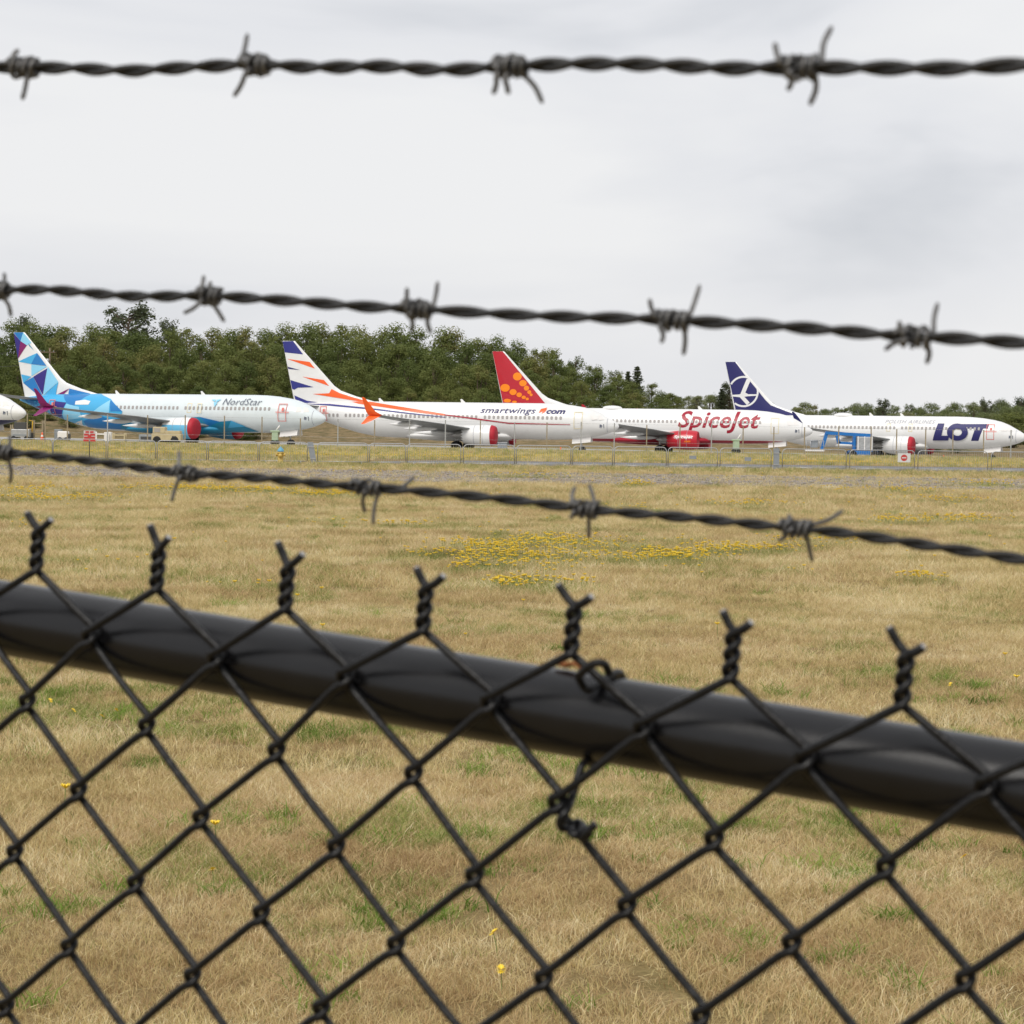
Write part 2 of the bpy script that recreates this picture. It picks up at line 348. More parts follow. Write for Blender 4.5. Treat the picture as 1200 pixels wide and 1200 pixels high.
# top rail: parallel to the mesh, behind it
RR = 0.0183
def rail_r():
    best = None
    for r in np.linspace(0.3, 3, 1200):
        q = P0 + uW * 5 + vW * r - nW * (RR + 0.0048) - CAM; x = 600 + F * (q @ RT) / (q @ FW); y = 600 - F * (q @ UP) / (q @ FW)
        e = abs(y - (727.5 + (x) * 0.1595))
        if best is None or e < best[0]: best = (e, r)
    return best[1]
r0 = rail_r()
def railp(c): return LP(c, r0, -(RR + 0.0048))
M_rail = pmat('black_rail_coating', (0.006, 0.006, 0.007), 0.27, var=0.35, scale=30, bump=0.012, bscale=420, spec=0.42)
MB().tube([railp(c) for c in np.linspace(C0 - 1, C1 + 2, 60)], RR, 40, ref=nW).build('top_rail', M_rail, fence, True)
# posts with angled barbed-wire arms, outside the frame
def wire_depth(zc, px): return zc / (1 + 0.552 * (px - 600) / F)
WZ = [0.778, 0.897, 1.03]
WPX = [[(-60, 79), (0, 79), (80, 80), (150, 83), (220, 79), (300, 76), (370, 79), (450, 78), (520, 82), (600, 78), (680, 75), (770, 76), (850, 80), (937, 79), (1060, 80), (1130, 80), (1200, 76), (1260, 76)],
       [(-60, 338), (0, 340), (60, 340), (150, 347), (243, 347), (330, 352), (420, 359), (500, 363), (600, 369), (680, 372), (760, 374), (800, 376), (870, 380), (950, 385), (1060, 394), (1130, 397), (1200, 402), (1260, 406)],
       [(-60, 524), (0, 530), (60, 535), (150, 546), (220, 555), (290, 559), (400, 569), (480, 575), (600, 586), (700, 598), (800, 606), (930, 619), (1000, 626), (1100, 641), (1200, 656), (1260, 663)]]
def wpt(i, px, py): return W(px, py, wire_depth(WZ[i], px))
ends = []
for i in range(3):
    a = wpt(i, *WPX[i][0]); b = wpt(i, *WPX[i][-1])
    ends.append((a, b))
for side, c in ((0, C0 - 1.0), (1, C1 + 1.5)):
    top = railp(c); post = MB()
    post.tube([(top[0], top[1], 0.0), (top[0], top[1], top[2] + 0.03)], 0.03, 20).build('post', M_rail, fence, True)
    MB().lathe([(0, 0.032), (0.02, 0.03), (0.035, 0.015), (0.037, 0.0)], (top[0], top[1], top[2] + 0.03), 'z', 20).build('post_cap', M_rail, fence, True)
# tie wire holding the mesh to the rail
def dz_at(px):                                                # depth of mesh plane at a column in the image
    d = ray(px, 850); t = ((P0 - CAM) @ nW) / (d @ nW); return t
def on_mesh(px, py, off):                                     # off: metres in front of the mesh plane
    d = ray(px, py); t = ((P0 + nW * off - CAM) @ nW) / (d @ nW); return CAM + d * t - base
tie = [on_mesh(714, 789, .0005), on_mesh(708, 778, .006), on_mesh(695, 778, .008), on_mesh(682, 788, .007), on_mesh(678, 793, .003), on_mesh(684, 804, -.002), on_mesh(690, 808, -.0035), on_mesh(698, 803, -.008)]
q = railp(0) ; axis = uU
cpt = on_mesh(690, 800, 0.0); tcol = (cpt - railp(0)) @ axis
rc = railp(0) + axis * tcol
for an in (95, 120, 150, 180, 210, 240, 265):                 # over the top and round the back of the rail
    a = math.radians(an); tie.append(rc + (RR + 0.0018) * (math.cos(a) * nW + math.sin(a) * vU) - axis * 0.00003 * (an - 95))
tie += [on_mesh(683, 895, -.012), on_mesh(672, 930, -.006), on_mesh(664, 950, .004), on_mesh(656, 962, .0055), on_mesh(660, 971, .003), on_mesh(676, 964, -.006), on_mesh(684, 970, -.002), on_mesh(676, 979, .006), on_mesh(668, 974, .004), on_mesh(681, 972, -.006), on_mesh(690, 976, .003), on_mesh(683, 983, .006), on_mesh(688, 975, .007), on_mesh(698, 965, .006)]
MB().tube(catmull(tie, 5), 0.0018, 8).build('tie_wire', M_vinyl, fence, True)

# barbed wires
BARBS = [
 [((28, 77), 34, [((32, 90), (26, 117)), ((16, 74), (22, 58))]),
  ((303, 76), 30, [((283, 72), (290, 40)), ((288, 86), (274, 113))]),
  ((598, 79), 34, [((582, 88), (578, 110)), ((592, 92), (596, 110)), ((612, 86), (636, 121)), ((582, 80), (583, 70))]),
  ((938, 79), 38, [((914, 74), (908, 50)), ((925, 86), (923, 106)), ((963, 72), (975, 31)), ((955, 84), (949, 123))])],
 [((0, 341), 16, [((2, 337), (5, 320)), ((2, 346), (13, 371))]),
  ((245, 347), 24, [((235, 343), (239, 323)), ((235, 354), (215, 367)), ((250, 356), (263, 377)), ((248, 342), (247, 330))]),
  ((491, 362), 30, [((476, 362), (477, 337)), ((507, 360), (513, 330)), ((480, 368), (482, 389)), ((501, 367), (505, 391))]),
  ((789, 376), 36, [((768, 372), (761, 350)), ((808, 370), (820, 334)), ((773, 382), (775, 402)), ((802, 382), (801, 416))]),
  ((1072, 396), 34, [((1094, 392), (1099, 355)), ((1058, 392), (1053, 376)), ((1060, 399), (1037, 410)), ((1086, 402), (1086, 426))])],
 [((4, 530), 22, [((8, 527), (11, 510)), ((9, 536), (12, 566))]),
  ((220, 555), 26, [((210, 550), (210, 528)), ((210, 560), (201, 588))]),
  ((432, 571), 34, [((427, 577), (428, 601)), ((444, 574), (437, 615)), ((462, 573), (486, 558)), ((417, 566), (414, 560))]),
  ((684, 595), 30, [((672, 592), (674, 570)), ((697, 594), (690, 567)), ((690, 600), (690, 631)), ((672, 600), (668, 608))]),
  ((933, 619), 32, [((950, 615), (988, 598)), ((945, 624), (952, 658)), ((924, 622), (912, 634)), ((922, 614), (924, 603))])]]
WLAB = ['taut barbed wire strand running level across the top of the picture', 'middle barbed wire strand crossing just above the tree line', 'lowest barbed wire strand just above the chain-link knuckles']
for i in range(3):
    P = np.array([wpt(i, *q) for q in WPX[i]])
    d0 = (P[1] - P[0]) / np.linalg.norm(P[1] - P[0]); d1 = (P[-1] - P[-2]) / np.linalg.norm(P[-1] - P[-2])
    d0 = uU.copy(); d1 = uU.copy()
    C = catmull(P, 60); C = np.vstack([C[0] - d0 * 0.62, C, C[-1] + d1 * 0.8]); s = np.concatenate([[0], np.cumsum(np.linalg.norm(np.diff(C, axis=0), axis=1))])
    S = np.arange(0, s[-1], 0.0016); C = np.stack([np.interp(S, s, C[:, k]) for k in range(3)], 1)
    o0 = C[len(C) // 2].copy()
    bw = thing('barbed_wire', WLAB[i], 'barbed wire', o0, group='barbed wire strands above the fence')
    T = np.gradient(C, axis=0); T /= np.linalg.norm(T, axis=1)[:, None]
    A1 = np.cross(T, np.array([0, 0, 1.0])); A1 /= np.linalg.norm(A1, axis=1)[:, None]; A2 = np.cross(A1, T)
    pit = 0.042; slow = np.interp(S, np.linspace(0, S[-1], 14), np.clip(1 + 0.2 * np.random.default_rng(i).normal(size=14), .78, 1.3))
    ph = np.cumsum(slow) * 0.0016 * 2 * math.pi / pit
    for q in (0, math.pi):
        H = C + 0.00126 * (np.cos(ph + q)[:, None] * A1 + np.sin(ph + q)[:, None] * A2) - o0
        MB().tube(H, 0.00136, 7).build('strand', M_galv, bw, True)
    for bi, ((bx, by), wid, prongs) in enumerate(BARBS[i]):
        rr_ = random.Random(i * 17 + bi); c = wpt(i, bx, by); zc = wire_depth(WZ[i], bx)
        kk = int(np.argmin(np.linalg.norm(C - c, axis=1))); t_, a1, a2 = T[kk], A1[kk], A2[kk]; c = C[kk]
        half = wid / 2 * zc / F / 0.87
        mb = MB()
        for cw, (h0, h1) in enumerate(((-half, -half * 0.05), (half * 0.05, half))):     # two short wires, each coiled round the strands
            nturn = 1.7 + rr_.uniform(0, .5); pts = []
            for tt in np.linspace(0, 1, 22):
                an = 2 * math.pi * nturn * tt + rr_.uniform(0, .15) + cw * 1.3
                rad = 0.0034 + 0.0004 * math.sin(5 * tt + bi)
                pts.append(c + t_ * (h0 + (h1 - h0) * tt) + rad * (math.cos(an) * a1 + math.sin(an) * a2) - o0)
            mb.tube(catmull(pts, 2), 0.00098, 7)
        for (qa, qb) in prongs:
            off = rr_.uniform(-.004, .004)
            za = W(*qa, zc - 0.0028); zb = W(*qb, zc + off); side = np.cross(zb - za, FW); side /= np.linalg.norm(side)
            root = c + t_ * np.clip((za - c) @ t_, -half, half) + (0.0026) * ((za - c) - t_ * ((za - c) @ t_)) / (np.linalg.norm((za - c) - t_ * ((za - c) @ t_)) + 1e-9)
            mid = (za + zb) / 2 + side * rr_.uniform(-.0012, .0012)
            mb.tube(catmull([root - o0, za - o0, mid - o0, zb - o0], 5), [0.00095] * 14 + [0.0009, 0.0005], 7)
        mb.build('barb', M_barb, bw, True)
# barbed-wire support arms sit on the posts, at the far ends
for side, c in ((0, C0 - 1.0), (1, C1 + 1.5)):
    top = railp(c) + base
    tgt = ends[0][side] + (-uU * 0.62 if side == 0 else uU * 0.8)
    pts = [top + np.array([0, 0, 0.03]), top + np.array([0, 0, 0.06])] + [ends[i][side] + (-uU * 0.62 if side == 0 else uU * 0.8) for i in (2, 1, 0)]
    MB().tube([p - base for p in pts], 0.006, 8).build('barbed_wire_arm', M_rail, fence, True)

# dead leaf on the rail
lf = railp(0) + base
tl = min(np.linspace(0, .6, 1200), key=lambda a: abs(600 + F * ((lf + uU * a + vU * RR - CAM) @ RT) / ((lf + uU * a + vU * RR - CAM) @ FW) - 668)); lc = lf + uU * tl + vU * (RR + 0.0004)
leaf = MB(); nu, nv = 9, 5; vv = []
for a in range(nu):
    for b in range(nv):
        s_ = a / (nu - 1) * 2 - 1; t_ = b / (nv - 1) * 2 - 1; wd = 0.0065 * math.sqrt(max(0.02, 1 - s_ * s_)) 
        vv.append(uU * s_ * 0.0075 + nW * t_ * wd * .6 + vU * (0.0012 * (1 - s_ * s_) + 0.0016 * t_ * t_ + 0.0008 * math.sin(5 * s_)))
leaf.ext(vv, [(a * nv + b, (a + 1) * nv + b, (a + 1) * nv + b + 1, a * nv + b + 1) for a in range(nu - 1) for b in range(nv - 1)])
lo = leaf.build('dead_leaf', M_rust, None, True, lc); tag(lo, 'small curled orange brown leaf lying on the black fence rail', 'leaf')
so = lo.modifiers.new('thick', 'SOLIDIFY'); so.thickness = 0.0006

# ------------------------------------------------------------------ aircraft
ST = np.array([[0, 2.98, 2.98, .02], [.08, 3.2, 2.78, .2], [.36, 3.44, 2.55, .46], [.8, 3.72, 2.35, .74], [1.4, 4.05, 2.13, 1.02], [2.2, 4.5, 1.92, 1.30], [3.1, 4.86, 1.75, 1.52], [4, 5.08, 1.62, 1.67],
 [5.5, 5.31, 1.48, 1.8], [7, 5.43, 1.42, 1.86], [8.6, 5.47, 1.4, 1.88], [17, 5.47, 1.4, 1.88], [26, 5.47, 1.4, 1.88], [28, 5.47, 1.5, 1.87], [30, 5.46, 1.85, 1.82], [32, 5.42, 2.4, 1.66], [34, 5.36, 3.05, 1.38], [36, 5.25, 3.75, .98], [37.5, 5.1, 4.3, .58], [38.3, 4.95, 4.6, .28], [38.5, 4.8, 4.74, .03]])
def fus(X):
    s = np.clip(-np.asarray(X, float), 0, 38.5); return np.interp(s, ST[:, 0], ST[:, 1]), np.interp(s, ST[:, 0], ST[:, 2]), np.interp(s, ST[:, 0], ST[:, 3])
def fus_y(X, z):
    zt, zb, hw = fus(X); c = (zt + zb) / 2; h = (zt - zb) / 2 + 1e-6
    return hw * np.sqrt(np.clip(1 - ((z - c) / h) ** 2, 0.0, 1))
FIN_LE = [(12.3, -37.9), (7.2, -33.1), (6.65, -32.3), (6.0, -30.4), (5.46, -28.3), (4.8, -27.9)]
def fin_le(z): return np.interp(z, [a for a, _ in FIN_LE][::-1], [b for _, b in FIN_LE][::-1])
def fin_te(z): return -39.4 + (12.3 - z) / 7.3 * 1.55
def fin_y(X, z):
    le, te = fin_le(z), fin_te(z); ch = le - te; s = np.clip((le - X) / ch, 0, 1)
    tm = 0.30 - 0.19 * (z - 5) / 7.3
    return tm * 2.1 * (0.75 * np.sqrt(s + 1e-9) * (1 - s) + 0.25 * (s * (1 - s)) ** 0.7) + 0.012
def fuselage_mesh(mat):
    S = np.unique(np.concatenate([np.linspace(0, 9, 46) ** 2 / 9, np.linspace(9, 26, 18), np.linspace(26, 38.5, 40)])); n = 44
    v = []
    for s in S:
        zt, zb, hw = fus(-s)
        for j in range(n):
            a = 2 * math.pi * j / n; v.append((-s, hw * math.sin(a), (zt + zb) / 2 + (zt - zb) / 2 * math.cos(a)))
    f = [(i * n + j, (i + 1) * n + j, (i + 1) * n + (j + 1) % n, i * n + (j + 1) % n) for i in range(len(S) - 1) for j in range(n)]
    f.append(tuple(range(n)))
    return mesh('fuselage', v, f, mat, True)
def foil(le, te, y, z, t, n=9):                              # closed airfoil section, chord along x
    c = le - te; o = []
    s = (1 - np.cos(np.linspace(0, math.pi, n))) / 2
    th = t * c * 2.97 * (0.2969 * np.sqrt(s) - 0.126 * s - 0.3516 * s ** 2 + 0.2843 * s ** 3 - 0.1015 * s ** 4) / 0.6
    for k in range(n): o.append((le - c * s[k], y, z + th[k] * 0.62))
    for k in range(n - 2, 0, -1): o.append((le - c * s[k], y, z - th[k] * 0.5))
    return o
def loft(secs):
    n = len(secs[0]); v = [p for s in secs for p in s]
    f = [(i * n + j, i * n + (j + 1) % n, (i + 1) * n + (j + 1) % n, (i + 1) * n + j) for i in range(len(secs) - 1) for j in range(n)]
    return v, f + [tuple(range(n - 1, -1, -1)), tuple((len(secs) - 1) * n + j for j in range(n))]
def fin_mesh(mat):
    zs = [4.6, 5.0, 5.46, 5.75, 6.0, 6.35, 6.65, 6.9, 7.2, 8, 9, 10, 11, 12, 12.25, 12.3]; secs = []
    for z in zs:
        le, te = fin_le(z), fin_te(z); ss = (1 - np.cos(np.linspace(0, math.pi, 14))) / 2; X = le - (le - te) * ss
        y = fin_y(X, z); y[0] = 0.005; y[-1] = 0.008
        if z > 12.26: y = y * 0.4
        secs.append([(a, -b, z) for a, b in zip(X, y)] + [(a, b, z) for a, b in zip(X[-2:0:-1], y[-2:0:-1])])
    v, f = loft(secs); return mesh('fin', v, f, mat, True)
def wing_mesh(sg, mat):
    secs = []
    for y, le, te, z, t in ((1.0, -12.9, -21.6, 2.05, .13), (1.9, -13.6, -21.2, 2.12, .13), (3.8, -14.75, -20.6, 2.32, .12), (5.9, -15.9, -20.55, 2.56, .115), (9, -17.6, -21.4, 2.95, .105), (12.5, -19.7, -22.5, 3.3, .10), (15.8, -21.6, -23.55, 3.62, .10), (17.3, -22.45, -24.0, 3.78, .10)):
        secs.append([(a, sg * b, c) for a, b, c in foil(le, te, y, z, t)])
    v, f = loft(secs); return mesh('wing', v, f, mat, True)
def winglet_mesh(sg, mat):
    v = []; f = []
    up = [(17.28, -22.4, -24.0, 3.78), (17.5, -22.6, -24.05, 3.9), (17.68, -23.15, -24.2, 4.2), (17.9, -23.65, -24.35, 4.9), (18.08, -24.1, -24.5, 5.5), (18.12, -24.3, -24.55, 5.68)]
    dn = [(17.3, -22.6, -24.0, 3.76), (17.5, -22.85, -24.1, 3.6), (17.85, -23.5, -24.35, 3.2), (18.1, -24.2, -24.6, 2.85)]
    mb = MB()
    for P in (up, dn):
        secs = []
        for (y, le, te, z) in P:
            c = le - te; t = max(0.02, c * 0.05); secs.append([(le, sg * y, z), (le - c * .4, sg * (y + t), z - t * .3), (te, sg * y, z), (le - c * .4, sg * (y - t), z + t * .3)])
        mb.ext(*loft(secs))
    return mesh('winglet', mb.v, mb.f, mat, False)
def flat_surface(verts2, faces, surf, off, gx, gzv):
    bm = bmesh.new(); V = [bm.verts.new((x, 0, z)) for x, z in verts2]
    for q in faces:
        try: bm.faces.new([V[i] for i in q])
        except ValueError: pass
    bm.normal_update(); bmesh.ops.triangulate(bm, faces=bm.faces[:])
    A = np.array(verts2)
    for ax, g in ((0, gx), (2, gzv)):
        lo, hi = A[:, 0 if ax == 0 else 1].min(), A[:, 0 if ax == 0 else 1].max()
        for p in np.arange(math.ceil(lo / g) * g, hi, g):
            no = (1, 0, 0) if ax == 0 else (0, 0, 1); co = (p, 0, 0) if ax == 0 else (0, 0, p)
            bmesh.ops.bisect_plane(bm, geom=bm.verts[:] + bm.edges[:] + bm.faces[:], plane_co=co, plane_no=no)
    bm.verts.index_update(); v = []
    for q in bm.verts:
        y = float(surf(q.co.x, q.co.z)); v.append((q.co.x, -(y + off), q.co.z))
    f = [[q.index for q in fc.verts] for fc in bm.faces]; bm.free(); return v, f
def text2d(body, shear=0.0, bold=0.0, space=1.0):
    c = bpy.data.curves.new('lettering', 'FONT'); c.body = body; c.shear = shear; c.offset = bold; c.space_character = space; c.resolution_u = 3
    o = bpy.data.objects.new('lettering', c); me = bpy.data.meshes.new_from_object(o)
    v = np.array([q.co[:2] for q in me.vertices]); f = [tuple(p.vertices) for p in me.polygons]
    bpy.data.objects.remove(o); bpy.data.curves.remove(c); bpy.data.meshes.remove(me)
    v -= v.min(0); v /= v.max(0); return v, f

class Plane:
    def __init__(s, tail_px, depth, dz, label, white, fin_mat, yaw=21.9):
        ANG = -math.radians(yaw)
        tip = W(tail_px[0], tail_px[1], depth); c, n = math.cos(ANG), math.sin(ANG)
        s.loc = np.array([tip[0] + 39.4 * c, tip[1] + 39.4 * n, dz]); s.root = thing('airliner', label, 'airplane', s.loc, ANG, 'jets parked in a row on the airfield')
        s.R = np.array([[c, -n, 0], [n, c, 0], [0, 0, 1.0]]); s.nd = 0; s.white = white
        s.fuselage = add('fuselage', fuselage_mesh(white), s.root); s.fin = add('fin', fin_mesh(fin_mat), s.root)
    def hit(s, px, py, surf):
        d = s.R.T @ ray(px, py); o = s.R.T @ (CAM - s.loc); y = 0.0
        for _ in range(8):
            t = (-y - o[1]) / d[1]; p = o + d * t; y = 0.6 * float(surf(p[0], p[2])) + 0.4 * y
        return p[0], p[2]
    def poly(s, name, pts, mat, surf='f', off=None, crop=None, parent=None):
        fn = fus_y if surf == 'f' else fin_y
        if crop: pts = [(crop[0] + x / crop[2], crop[1] + y / crop[2]) for x, y in pts]
        P = [s.hit(x, y, fn) for x, y in pts]
        if surf == 'f': P = [(x, float(np.clip(z, fus(x)[1] + .02, fus(x)[0] - .02))) for x, z in P]
        else:
            P = [(float(np.clip(x, fin_te(z) + .02, fin_le(z) - .0)), z) for x, z in [(x, min(z, 12.29)) for x, z in P]]
        s.nd += 1; o = (0.014 + 0.0035 * (s.nd % 40)) if off is None else off
        v, f = flat_surface(P, [tuple(range(len(P)))], fn, o, .5, .2)
        return add(name, mesh(name, v, f, mat, True), parent or (s.fuselage if surf == 'f' else s.fin))
    def local(s, name, P, mat, surf='f', faces=None):
        fn = fus_y if surf == 'f' else fin_y; s.nd += 1
        v, f = flat_surface(P, faces or [tuple(range(len(P)))], fn, 0.014 + 0.0035 * (s.nd % 40), .5, .15)
        return add(name, mesh(name, v, f, mat, True), s.fuselage if surf == 'f' else s.fin)
    def ellipse(s, name, c, rx, ry, mat, surf, crop, inner=None, n=28):
        pts = [(c[0] + rx * math.cos(2 * math.pi * k / n), c[1] + ry * math.sin(2 * math.pi * k / n)) for k in range(n)]
        if not inner: return s.poly(name, pts, mat, surf, crop=crop)
        fn = fus_y if surf == 'f' else fin_y; P = []
        for r in (1.0, inner):
            for k in range(n):
                x, y = c[0] + rx * r * math.cos(2 * math.pi * k / n), c[1] + ry * r * math.sin(2 * math.pi * k / n)
                P.append(s.hit(crop[0] + x / crop[2], crop[1] + y / crop[2], fn))
        f = []
        for k in range(n):
            q = (k, (k + 1) % n, n + (k + 1) % n, n + k)
            if surf != 'f' and any(P[i][0] < fin_te(P[i][1]) + .02 or P[i][0] > fin_le(P[i][1]) - .02 for i in q): continue
            f.append(q)
        return s.local(name, P, mat, surf, f)
    def text(s, body, px0, py0, px1, py1, mat, shear=0.0, bold=0.0, space=1.0, surf=fus_y, name='lettering'):
        v, f = text2d(body, shear, bold, space)
        a = s.hit(px0, py1, surf); b = s.hit(px1, py0, surf); a2 = s.hit(px0, py0, surf)
        P = [(a[0] + (b[0] - a[0]) * x, a[1] + (b[1] - a[1]) * y) for x, y in v]
        s.nd += 1; vv, ff = flat_surface(P, f, surf, 0.014 + 0.0035 * (s.nd % 40), .5, .12)
        return add(name, mesh(name, vv, ff, mat, True), s.fuselage)
    def windows(s, X0, X1, gaps=(), z=3.98, lift=0.0):
        me = getattr(Plane, 'wme', None)
        if me is None:
            w_, h_ = .125, .17; ring = [(w_ * math.copysign(abs(math.cos(t)) ** .55, math.cos(t)), h_ * math.copysign(abs(math.sin(t)) ** .55, math.sin(t))) for t in np.linspace(0, 2 * math.pi, 13)[:-1]]
            v = [(a, -.02, b) for a, b in ring] + [(a * 1.15, .01, b * 1.15) for a, b in ring]
            me = Plane.wme = mesh('window', v, [tuple(range(12))] + [(i, 12 + i, 12 + (i + 1) % 12, (i + 1) % 12) for i in range(12)], M_glass)
        X = X0
        while X > X1:
            if not any(a >= X >= b for a, b in gaps) and fus(X)[2] > 1.2:
                zt, zb, hw = fus(X); y = float(fus_y(X, z)); o = add('window', me, s.fuselage, (X, -y - .012 - lift, z))
                c = (zt + zb) / 2; o.rotation_euler = (-math.atan2((z - c) / ((zt - zb) / 2) ** 2, y / hw ** 2), 0, 0)
            X -= 0.508
    def door(s, X, z0, z1, wd, mat, bar=True):
        b = .07; x0, x1 = X - wd / 2, X + wd / 2
        P = [(x0, z0), (x1, z0), (x1, z1), (x0, z1), (x0 + b, z0 + b), (x1 - b, z0 + b), (x1 - b, z1 - b), (x0 + b, z1 - b)]
        f = [(0, 1, 5, 4), (1, 2, 6, 5), (2, 3, 7, 6), (3, 0, 4, 7)]
        if bar:
            zm = (z0 + z1) / 2; P += [(x0 - .25, zm), (x1 + .3, zm), (x1 + .3, zm + .08), (x0 - .25, zm + .08), (X - .05, zm + .15), (X + .25, zm + .2), (X + .2, zm + .55), (X - .05, zm + .5)]; f += [(8, 9, 10, 11), (12, 13, 14, 15)]
        return s.local('door_outline', P, mat, 'f', f)
    def finish(s, nac_mat, winglet_mat, cover=True, nose_door=True, domes=(), blades=(-10.5, -22.0), stab_mat=None, belly=None):
        r = s.root
        mb = MB(); secs = []
        for X, hw, zb, zt in ((-11.5, .3, 1.55, 1.9), (-12.6, 1.45, 1.3, 2.2), (-14.5, 1.95, 1.12, 2.4), (-18, 2.02, 1.08, 2.4), (-21, 1.9, 1.12, 2.3), (-23.5, 1.35, 1.28, 2.1), (-25.2, .25, 1.5, 1.8)):
            secs.append([(X, hw * math.sin(a), (zb + zt) / 2 + (zt - zb) / 2 * math.cos(a)) for a in np.linspace(0, 2 * math.pi, 25)[:-1]])
        mb.ext(*loft(secs)).build('belly_fairing', belly or s.white, r, True)
        for sg in (-1, 1):
            wo = add('wing', wing_mesh(sg, M_wing), r); add('winglet', winglet_mesh(sg, winglet_mat), wo)
            for (y, x, z, ln) in ((4.2, -18.6, 2.1, 4.6), (8.0, -19.4, 2.55, 3.8), (11.6, -20.8, 3.0, 3.0)):
                MB().lathe([(a * ln, .26 * math.sin(math.pi * (0.5 - a) ** .8) + .01) for a in np.linspace(.499, -.5, 12)], (x - ln * .35, sg * y, z - .12), 'x', 12).build('flap_fairing', M_white, wo, True)
            # stabiliser
            v, f = loft([[(a, sg * b, c) for a, b, c in foil(le, te, y, z, .09)] for y, le, te, z in ((.35, -33.9, -38.0, 4.75), (1.2, -34.6, -38.1, 4.83), (4, -36.5, -38.7, 5.1), (7.1, -38.6, -39.75, 5.5), (7.2, -38.9, -39.8, 5.52))])
            add('stabiliser', mesh('stabiliser', v, f, stab_mat or M_wing, True), r)
            # engine
            c = (-13.0, sg * 4.83, 1.78); mb = MB(); n = 36
            prof = [(-.55, .80), (-.1, .92), (0, .99), (-.12, 1.06), (-.6, 1.14), (-1.3, 1.17), (-2.2, 1.13), (-3.0, 1.02), (-3.5, .93)]
            mb.lathe(prof, c, 'x', n)
            b0 = len(mb.v) - n                               # chevron trailing edge
            tips = [(c[0] - 3.5 - (.28 if j % 2 else 0.02), c[1] + (.885 if j % 2 else .93) * math.cos(2 * math.pi * j / n), c[2] + (.885 if j % 2 else .93) * math.sin(2 * math.pi * j / n)) for j in range(n)]
            mb.v += tips; mb.f += [(b0 + j, b0 + (j + 1) % n, b0 + n + (j + 1) % n, b0 + n + j) for j in range(n)]
            eng = mb.build('engine', nac_mat, r, True)
            MB().lathe([(-3.0, .86), (-3.6, .62), (-4.2, .50), (-4.5, .44), (-4.6, .3), (-5.1, .03)], c, 'x', 24).build('exhaust_nozzle', M_metal, eng, True)
            MB().lathe([(-.5, .86), (-.5, 0.01)], c, 'x', 24).build('fan', M_dark, eng, True)
            for a, w_ in ((-1.25, .035), (-2.25, .05)):
                ra, rb = (1.17, 1.17) if a > -2 else (1.131, 1.122); MB().lathe([(a, ra + .004), (a - w_, rb + .004)], c, 'x', 36).build('panel_line', M_txtl, eng, True)
            if cover:
                MB().lathe([(.16, .01), (.15, .4), (.11, .78), (.06, .96), (-.05, 1.06), (-.2, 1.11), (-.45, 1.155)], c, 'x', 32).build('engine_cover', M_red, eng, True)
            mb = MB(); mb.ext(*loft([[(x0, sg * 4.83 - .14, z), (x0, sg * 4.83 + .14, z), (x1, sg * 4.83 + .1, z), (x1, sg * 4.83 - .1, z)] for x0, x1, z in ((-14.2, -17.5, 2.7), (-14.8, -18.4, 2.92), (-15.7, -19.2, 2.45))])).build('pylon', s.white, eng)
            # main gear
            g = MB().tube([(-17.9, sg * 2.86, 2.2), (-17.9, sg * 2.86, .56)], .13, 10).tube([(-17.9, sg * 2.86, 1.3), (-17.9, sg * 1.4, 1.9)], .08, 8).build('main_gear', M_metal, r, True)
            for dy in (-.43, .43):
                MB().lathe([(-.18, .01), (-.18, .28), (-.19, .5), (-.12, .56), (.12, .56), (.19, .5), (.18, .28), (.18, .01)], (-17.9, sg * 2.86 + dy, .56), 'y', 20).build('wheel', M_tyre, g, True)
        g = MB().tube([(-4.3, 0, 1.7), (-4.15, 0, .36)], .09, 10).tube([(-4.2, 0, 1.0), (-5.4, 0, 1.6)], .05, 8).build('nose_gear', M_metal, r, True)
        for dy in (-.2, .2):
            MB().lathe([(-.1, .01), (-.1, .2), (-.11, .31), (-.06, .36), (.06, .36), (.11, .31), (.1, .2), (.1, .01)], (-4.15, dy, .36), 'y', 18).build('wheel', M_tyre, g, True)
        if nose_door:
            for sg in (-1, 1):
                v = [(-5.2, sg * .42, 1.62), (-3.1, sg * .40, 1.86), (-3.1, sg * .62, 1.2), (-5.2, sg * .66, .98)]; v += [(a, b + sg * .04, c) for a, b, c in v]
                add('nose_gear_door', mesh('nose_gear_door', v, [(0, 1, 2, 3), (7, 6, 5, 4), (0, 4, 5, 1), (1, 5, 6, 2), (2, 6, 7, 3), (3, 7, 4, 0)], M_offw), r)
        for X in blades:
            z = float(fus(X)[0]); v, f = loft([[(X + .2, 0, z - .05), (X, .03, z - .05), (X - .35, 0, z - .05), (X, -.03, z - .05)], [(X - .25, 0, z + .38), (X - .3, .015, z + .38), (X - .45, 0, z + .36), (X - .3, -.015, z + .38)]])
            add('antenna', mesh('antenna', v, f, M_white), r)
        for X in domes:
            z = float(fus(X)[0]); secs = []
            for t in np.linspace(-1, 1, 15):
                k = math.sqrt(max(.0, 1 - t * t)) ** .9; secs.append([(X + t * 1.25, .75 * k * math.cos(a), z - .12 + (.12 + .34 * k) * max(0, math.sin(a))) for a in np.linspace(0, math.pi, 10)] + [(X + t * 1.25, 0, z - .3)])
            v, f = loft(secs); add('satcom_dome', mesh('satcom_dome', v, f, M_dome, True), r)
        # cockpit glass masked with white film
        for (a, b_) in (((-1.55, 3.98), (-2.1, 4.02)), ((-2.2, 4.03), (-2.85, 4.06))):
            s.local('windscreen_cover', [(a[0], 3.72), (b_[0], 3.66), (b_[0] - .1, 4.2), (a[0] - .28, 4.12 if a[0] > -2 else 4.2)], M_offw)
